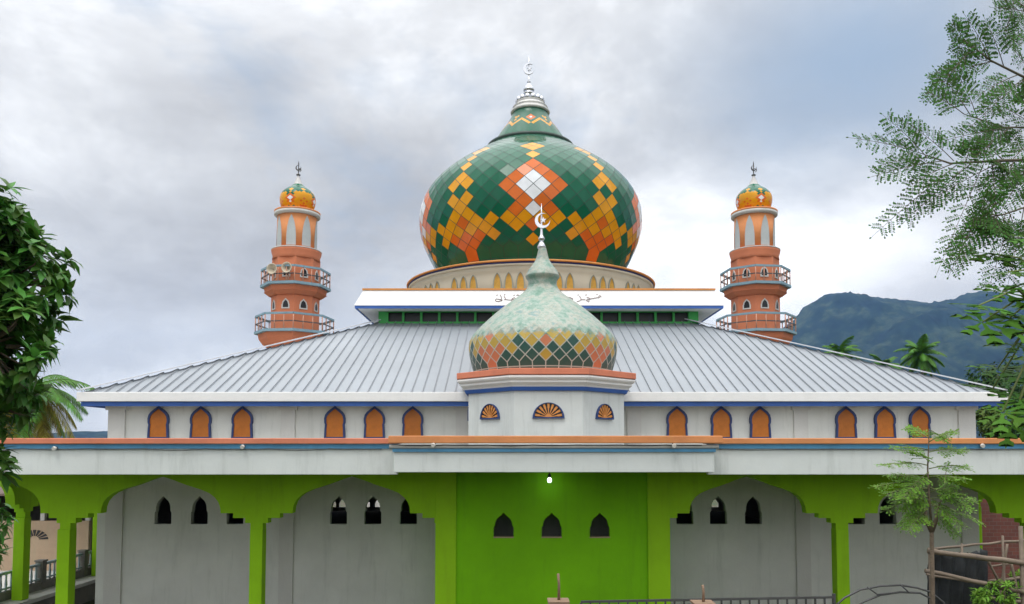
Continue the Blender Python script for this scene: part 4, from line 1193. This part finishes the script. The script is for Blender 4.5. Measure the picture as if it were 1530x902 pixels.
# ---- palms and trees on the right, beyond the hall
palm('coconut_palm', at(1376, 530, 70), 11, 30, 2.35, M_palm, 'upright coconut palm standing before the hill, clear of the roof edge', group='coconut palms beyond the roof', seed=5, lean=.5, leafw=.055, nl=46, rng=(-45,80))
palm('coconut_palm', at(1254, 530, 75), 11, 24, 2.5, M_palm, 'coconut palm of which only the top shows over the sloping roof edge', group='coconut palms beyond the roof', seed=6, lean=-.4, leafw=.055, nl=46, rng=(-40,70))
palm('coconut_palm', at(1322, 548, 95), 11, 18, 2.8, M_palm, 'small far coconut palm low behind the roof slope', group='coconut palms beyond the roof', seed=8, leafw=.10, rng=(-40,70))
for i, (px, py, Y, rx, rz, ml_, lab) in enumerate([
        (1478, 570, 62, 46, 34, M_bgleaf, 'round dark green tree beyond the end of the white eave'),
        (1530, 588, 58, 60, 44, M_bgleaf, 'dark green tree behind the papaya leaves'),
        (1420, 590, 80, 40, 26, M_bglt, 'pale green tree low between the palm and the dark tree'),
        (1480, 630, 50, 34, 34, M_bglt, 'yellow green bush over the parapet beside the upper wall'),
        (1535, 640, 46, 40, 36, M_bgleaf, 'dark bush over the parapet at the picture edge'),
        (1330, 575, 110, 60, 22, M_bgleaf, 'dark tree line clump low behind the roof slope')]):
    random.seed(30+i)
    p = at(px, py, Y); k = Y/F_PX
    lobes = [(p + Vector((rnd(-.55,.55)*rx*k, rnd(-.4,.4)*rx*k, rnd(-.4,.45)*rz*k)), (rx*k*rnd(.45,.7), rx*k*.6, rz*k*rnd(.45,.7))) for _ in range(5)]
    broad_tree('background_tree', lobes, [(p.x, Y, GZ), (p.x+.2, Y, (GZ+p.z)/2), (p.x, Y, p.z-rz*k*.5)], 150, .42, .20, ml_, lab, 'tree', 'trees beyond the hall on the hill side', trunk_r=.16, per=9)
# far left scrub
random.seed(41)
for i, (px, py, Y, rx, rz, lab) in enumerate([(10, 745, 34, 60, 45, 'dark tree behind the small beige house'), (-70, 700, 33, 60, 60, 'dark tree beside the small beige house, hidden by the arcade')]):
    p = at(px, py, Y); k = Y/F_PX
    broad_tree('background_tree', [(p, (rx*k, rx*k*.7, rz*k)), (p+Vector((.6,.2,-.3)), (rx*k*.6, rx*k*.6, rz*k*.6))], [(p.x, Y, GZ), (p.x, Y, p.z-1), (p.x, Y, p.z-.4)], 90, .34, .16, M_bgleaf, lab, 'tree', 'trees around the small house', trunk_r=.13, per=9)

# ---- feathery tree reaching in from the upper right
random.seed(21)
YF = 7.0
ft_ = thing('feathery_tree', (at(1650, 668, YF).x, YF+.2, ground_z(0, YF)), 'tree with fine feathery leaves hanging in against the sky above the hill', 'tree')
mt = MB(); mlf = MB()
tx = at(1650, 668, YF).x
crotch = at(1640, 330, YF+.1)
mt.tube([(tx, YF+.2, ground_z(0,YF)), (tx-.05, YF+.2, 3.0), crotch, at(1600, 120, YF), at(1585,-60,YF)], [.09,.075,.06,.045,.02], 9)
def branch(pts, r0):
    P = [at(*p) for p in pts]; mt.tube(P, [r0*(1-.75*i/(len(P)-1)) for i in range(len(P))], 6); return P
brs = [branch([(1635,300,YF+.1),(1560,238,YF),(1490,240,YF-.1),(1420,244,YF-.1),(1385,232,YF-.05)], .020),
       branch([(1605,150,YF),(1540,120,YF+.1),(1480,90,YF),(1440,60,YF)], .016),
       branch([(1610,180,YF),(1560,190,YF+.2),(1500,190,YF+.15),(1440,170,YF+.1)], .014),
       branch([(1590,40,YF),(1545,20,YF+.1),(1510,-5,YF)], .012),
       branch([(1630,310,YF),(1560,300,YF+.1),(1500,320,YF-.1),(1450,330,YF-.1)], .014)]
fr = [((1400,238),(1268,196)),((1410,240),(1300,258)),((1385,235),(1318,165)),((1430,246),(1302,345)),((1450,245),(1345,330)),((1425,240),(1345,170)),
      ((1470,244),(1398,400)),((1490,243),(1432,395)),((1500,240),(1375,300)),((1440,170),(1380,130)),((1450,172),(1395,95)),((1460,175),(1420,85)),
      ((1445,65),(1420,30)),((1470,80),(1425,60)),((1480,90),(1440,15)),((1500,100),(1470,20)),((1480,92),(1385,118)),((1520,112),(1455,140)),
      ((1530,120),(1440,190)),((1520,190),(1400,205)),((1510,190),(1420,260)),((1540,240),(1465,360)),((1510,320),(1475,430)),((1480,325),(1420,380)),
      ((1530,310),(1505,420)),((1550,300),(1530,400)),((1560,200),(1490,150)),((1560,150),(1510,60)),((1545,22),(1480,5)),((1530,15),(1500,-30)),((1560,60),(1500,50)),((1570,110),(1530,150)),((1560,240),(1510,290)),((1570,250),(1540,340)),((1500,240),(1450,200)),((1540,210),(1480,270))]
for (bx, by), (ex, ey) in fr:
    for rep in range(1):
        dy = rnd(-.35,.35); jx = rnd(-14,14)*rep; jy = rnd(-14,14)*rep
        b_ = at(bx, by, YF + rnd(-.1,.1)); e_ = at(ex+jx, ey+jy, YF+dy)
        if (e_-b_).length > .62*1.0:
            e_ = e_
        frond(mlf, b_, e_, 8, .19, .029, (Vector((rnd(-.2,.2), -.9, rnd(.1,.4)))).normalized(), pairs=9, sag=.06, stem=.005)
for _ in range(34):                                   # denser towards the stem
    B = random.choice(brs); k = random.randrange(0, len(B)-1); p = B[k].lerp(B[k+1], random.random())
    e = p + Vector((rnd(-.5,.15), rnd(-.12,.12), rnd(-.5,.2)))
    frond(mlf, p, e, 7, .17, .029, (Vector((rnd(-.3,.3), -.85, rnd(.2,.5)))).normalized(), pairs=8, sag=.1, stem=.005)
mt.build('trunk', M_twig, ft_); mlf.build('crown', [M_mor, M_twig], ft_)

# ---- papaya with lobed leaves under it
random.seed(23)
YPA = 6.6
px0 = at(1610, 668, YPA).x
pa = thing('papaya_tree', (px0, YPA, ground_z(0, YPA)), 'papaya plant with big lobed bright green leaves at the picture edge below the feathery tree', 'tree')
mb = MB(); mb.tube([(px0, YPA, ground_z(0,YPA)), (px0+.02, YPA, 3.2), at(1600, 420, YPA)], [.07,.06,.045], 10); mb.build('trunk', M_ptrunk, pa)
mlp = MB()
def papaya_leaf(tipc, size, face, rot):
    c = Vector(tipc); nrm = face.normalized()
    a = nrm.cross(Vector((0,0,1)))
    a = a.normalized() if a.length > .05 else Vector((1,0,0))
    b = nrm.cross(a)
    M_ = lambda x, y: c + (a*x + b*y)*size + nrm*(-.16*size*(x*x+y*y))
    for k in range(7):
        t = rot + (k-3)*R(44); ln = (1.0, .92, .75, .55)[abs(k-3)]
        dx, dy = math.cos(t), math.sin(t); sx, sy = -dy, dx
        def Q(al, la): return M_(dx*al*ln + sx*la*ln, dy*al*ln + sy*la*ln)
        half = [(.05,.03),(.34,.05),(.44,.16),(.60,.22),(.53,.07),(.66,.055),(.74,.15),(.90,.16),(.80,.04),(1.0,.0)]
        vs = [Q(*h) for h in half] + [Q(al,-la) for al, la in half[:-1][::-1]] + [Q(h[0],0) for h in half[:-1]]
        n = len(half); m = n-1
        fs = []
        for i in range(m):
            ci = 2*n-1 + i; ci2 = 2*n-1+i+1
            L1, L2 = i, i+1; R1, R2 = 2*n-2-i, 2*n-3-i
            if i < m-1: fs += [(ci, L1, L2, ci2)[::-1], (ci, ci2, R2, R1)[::-1]]
            else: fs += [(ci, L1, L2)[::-1], (ci, L2, R1)[::-1]]
        mlp.add(vs, fs, 0, True)
crownp = at(1600, 430, YPA)
for px, py, sz, rt in ((1478,382,.36,180),(1500,440,.34,195),(1470,485,.40,185),(1518,520,.36,200),(1492,555,.40,175),(1525,600,.36,190),(1512,640,.34,170),(1540,360,.34,160),(1550,470,.4,180),(1508,410,.26,185),(1535,430,.36,190),(1465,460,.32,178),(1525,505,.38,182),(1540,545,.4,188),(1485,585,.34,184),(1535,575,.38,176),(1500,620,.34,186),(1545,625,.38,180),(1530,395,.32,190),(1512,478,.34,172)):
    sz *= 1.3; c = at(px-2, py-4, YPA + rnd(-.5,.4))
    fc = Vector((rnd(-.35,.2), -.38 + rnd(-.2,.2), .9))
    papaya_leaf(c, sz, fc, R(rt) + rnd(-.2,.2))
    mlp.tube([crownp + Vector((0,0,rnd(-.6,.05))), crownp.lerp(c,.6) + Vector((0,0,.08)), c], [.012,.010,.007], 5, 1)
mlp.build('crown', [M_pap, M_stem], pa)

# ---- sapling in front of the arcade
random.seed(25)
YS = 11.4
sb = at(1392, 902, YS); sb = Vector((sb.x, YS, ground_z(sb.x, YS)))
sa = thing('sapling', sb, 'young feathery sapling with layered light green leaves in front of the white wall', 'tree')
mt = MB(); fork = at(1392, 792, YS)
mt.tube([sb, at(1393, 860, YS), fork], [.036,.032,.029], 9)
mt.tube([fork + Vector((0,0,-.02)), at(1384, 776, YS), at(1380, 755, YS)], [.036,.034,.026], 7); mt.tube([fork + Vector((0,0,-.02)), at(1398, 778, YS), at(1402, 760, YS)], [.034,.032,.022], 7)
st1 = [fork, at(1388,740,YS), at(1386,700,YS), at(1388,655,YS), at(1388,640,YS)]; mt.tube(st1, [.022,.016,.011,.007,.003], 6)
mt.tube([at(1400,765,YS), at(1410,735,YS+.2), at(1414,700,YS+.3)], [.015,.011,.004], 6)
mls = MB()
for i, (bx, by, ex, ey) in enumerate([(1388,742,1318,758),(1388,745,1462,742),(1387,730,1316,733),(1390,728,1455,760),(1386,715,1322,706),(1388,712,1448,712),(1386,720,1300,722),(1388,700,1450,692),
      (1386,695,1312,688),(1388,675,1445,668),(1387,672,1330,664),(1388,660,1430,640),(1388,655,1355,634),(1388,752,1340,785),(1390,750,1440,785),(1392,755,1470,775),(1386,735,1350,762),(1400,740,1440,735),(1388,690,1360,668),(1388,642,1410,655),(1388,705,1345,742),(1392,745,1420,768),(1386,760,1355,790),(1396,760,1430,800),(1386,728,1335,745),(1390,735,1430,722)]):
    b_ = at(bx, by, YS); e_ = at(ex, ey, YS + rnd(-.5,.5))
    frond(mls, b_, e_, 8, .22, .042, (Vector((rnd(-.12,.12), -.32, .93))).normalized(), pairs=8, sag=.08, stem=.008)
mt.build('trunk', M_trunk, sa); mls.build('crown', [M_sap, M_stem], sa)

# ------------------------------------------------------------------ bamboo fence with shade net
random.seed(27)
YBF = 12.6
bfz = ground_z(0, YBF)
bam = thing('bamboo_fence', (at(1460, 900, YBF).x, YBF, bfz), 'rough bamboo pole fence hung with black shade net behind the sapling', 'fence')
def pole(a, b, r, name, m=M_bamboo):
    mb = MB(); A, B = at(*a), at(*b); n = 7
    pts = [A.lerp(B, i/n) + Vector((0, 0, rnd(-.008,.008))) for i in range(n+1)]
    mb.tube(pts, [r*rnd(.9,1.08) for _ in pts], 8); return mb.build(name, m, bam)
def post(px, top, Y, r, m=M_bamboo):
    A = at(px, top, Y); mb = MB(); mb.tube([(A.x+rnd(-.05,.05), Y, bfz-.05), (A.x, Y, (A.z+bfz)/2), A], [r, r*.95, r*.85], 8); return mb.build('post', m, bam)
for px, tp, Y, r in ((1389,818,YBF,.030),(1437,812,YBF+.15,.022),(1498,800,YBF+.3,.022),(1525,786,YBF-.3,.038),(1540,800,YBF,.03)): post(px, tp, Y, r)
for a, b, r in (((1386,823,YBF-.06),(1540,842,YBF-.34),.042),((1382,852,YBF-.06),(1545,888,YBF-.36),.036),((1392,820,YBF+.25),(1540,806,YBF+.4),.022),((1384,858,YBF-.1),(1470,872,YBF-.2),.02),((1475,835,YBF+.2),(1498,880,YBF+.2),.022),((1480,846,YBF+.35),(1535,838,YBF+.5),.018),((1476,868,YBF+.3),(1540,862,YBF+.4),.026),((1505,812,YBF+.1),(1492,905,YBF+.1),.02),((1478,893,YBF+.2),(1540,902,YBF+.1),.03),((1510,838,YBF+.4),(1524,900,YBF+.3),.024)): pole(a, b, r, 'rail')
mb = MB(); nn = 26; mm = 14; vs = []
c00, c10, c01, c11 = at(1388,822,YBF+.04), at(1474,820,YBF+.10), at(1388,915,YBF+.04), at(1472,915,YBF+.10)
for j in range(mm+1):
    for i in range(nn+1):
        p = c00.lerp(c10, i/nn).lerp(c01.lerp(c11, i/nn), j/mm)
        p.y += .05*math.sin(i*1.1 + j*.2) + .04*noise.noise(Vector((i*.4, j*.3, 0)))
        if j == 0: p.z += -.07*math.sin(PI*i/nn) + .03*math.sin(i*1.9)
        vs.append(p)
mb.add(vs, [(j*(nn+1)+i, j*(nn+1)+i+1, (j+1)*(nn+1)+i+1, (j+1)*(nn+1)+i) for j in range(mm) for i in range(nn)], smooth=True)
no_ = mb.build('shade_net', M_net, bam); sd_ = no_.modifiers.new('thick', 'SOLIDIFY'); sd_.thickness = .004
mb = MB(); vs = []
c00, c10, c01, c11 = at(1478,868,YBF+.5), at(1545,858,YBF+.5), at(1478,915,YBF+.5), at(1545,915,YBF+.5)
for j in range(9):
    for i in range(13):
        p = c00.lerp(c10, i/12).lerp(c01.lerp(c11, i/12), j/8); p.y += .06*math.sin(i*1.7+j*.4); vs.append(p)
mb.add(vs, [(j*13+i, j*13+i+1, (j+1)*13+i+1, (j+1)*13+i) for j in range(8) for i in range(12)], smooth=True)
n2_ = mb.build('shade_net', M_net, bam); n2_.modifiers.new('thick', 'SOLIDIFY').thickness = .004
# scrub at its foot
random.seed(28)
for i, (px, py, Y, rx, rz, lab) in enumerate([(1500,885,12.2,28,20,'light green weed clump at the foot of the bamboo fence'), (1465,892,12.2,16,14,'small green weed in front of the shade net'), (1530,870,13.6,22,22,'green weed behind the bamboo fence')]):
    p = at(px, py, Y); k = Y/F_PX
    broad_tree('weed', [(p, (rx*k, rx*k*.8, rz*k))], [(p.x, Y, ground_z(p.x,Y)), (p.x+.02, Y, p.z-.2), p], 24, .12, .035, M_sap, lab, 'plant', 'weeds by the bamboo fence', trunk_r=.015, per=8)

# ------------------------------------------------------------------ iron fence, bent rods, stakes
YI = 12.0
fa, fb = at(868, 899, YI), at(1246, 892, YI)
gz = ground_z(0, YI)
iron = thing('iron_fence', (fa.x, YI, gz), 'low dark iron picket fence in front of the white wall', 'fence')
mb = MB(); mb.bar(fa, fb, .035, .035); mb.build('rail', M_iron, iron)
mb = MB(); mb.bar(Vector((fa.x,YI,gz+.25)), Vector((fb.x,YI,gz+.25)), .03, .03); mb.build('rail', M_iron, iron)
npk = 27
for i in range(npk+1):
    p = fa.lerp(fb, i/npk); r_ = .020 if i in (0, npk) else .012
    mb = MB(); mb.box(p.x-r_, p.x+r_, YI-r_, YI+r_, gz-.05, p.z-.018 + (.07 if i == npk else 0)); mb.build('picket' if i not in (0, npk) else 'post', M_iron, iron)
hoop = thing('bent_rod_frame', (at(1325, 900, YI).x, YI, gz), 'two bent iron rods arching over the ground between the green column and the sapling', 'rod frame')
for pts in ([(1240,912),(1262,893),(1285,881),(1315,875.5),(1345,874),(1370,878),(1390,884),(1410,900),(1416,930)], [(1262,920),(1290,899),(1315,889),(1345,884.5),(1375,886),(1392,895),(1402,925)]):
    P = [at(a, b, YI) for a, b in pts]; P = [Vector((P[0].x-.08, YI, gz-.05))] + P + [Vector((P[-1].x+.05, YI, gz-.05))]
    mb = MB(); mb.tube(P, .016, 7); mb.build('rod', M_iron, hoop)
for a, b in (((1296,877),(1312,889)),((1345,873),(1358,885)),((1310,888),(1332,886))):
    mb = MB(); mb.tube([at(*a,YI-.01), at(*b,YI-.01)], .011, 6); mb.build('tie', M_iron, hoop)
YK = 11.0
for px, tp, bp, wv, lab in ((834, 857, 896, 5, 'weathered wooden stake on the brick pillar in front of the green porch wall'), (1050, 874, 899, 4, 'pale pink wooden stake by the iron fence, in front of the white wall')):
    A, B = at(px, tp, YK), at(px+1, bp, YK); gz1 = ground_z(A.x, YK)
    k = YK/F_PX
    pil = thing('brick_pillar', (A.x, YK, gz1), 'low brick pillar carrying the taller stake, before the green porch wall' if px < 900 else 'low brick pillar carrying the short pale stake, by the iron fence', 'pillar', 'brick pillars along the near fence line')
    mb = MB(); mb.box(A.x-.13, A.x+.13, YK-.13, YK+.13, gz1-.05, B.z-.03); mb.build('shaft', M_brick, pil)
    mb = MB(); mb.box(A.x-.15, A.x+.15, YK-.15, YK+.15, B.z-.028, B.z); mb.build('cap', M_wood, pil)
    mb = MB(); mb.tube([(B.x, YK, B.z-.0), A.lerp(B,.4)+Vector((.008,0,0)), A], [.022,.018,.020], 7); s_ = mb.build('wooden_stake', M_wood); tag(s_, lab, 'stake')
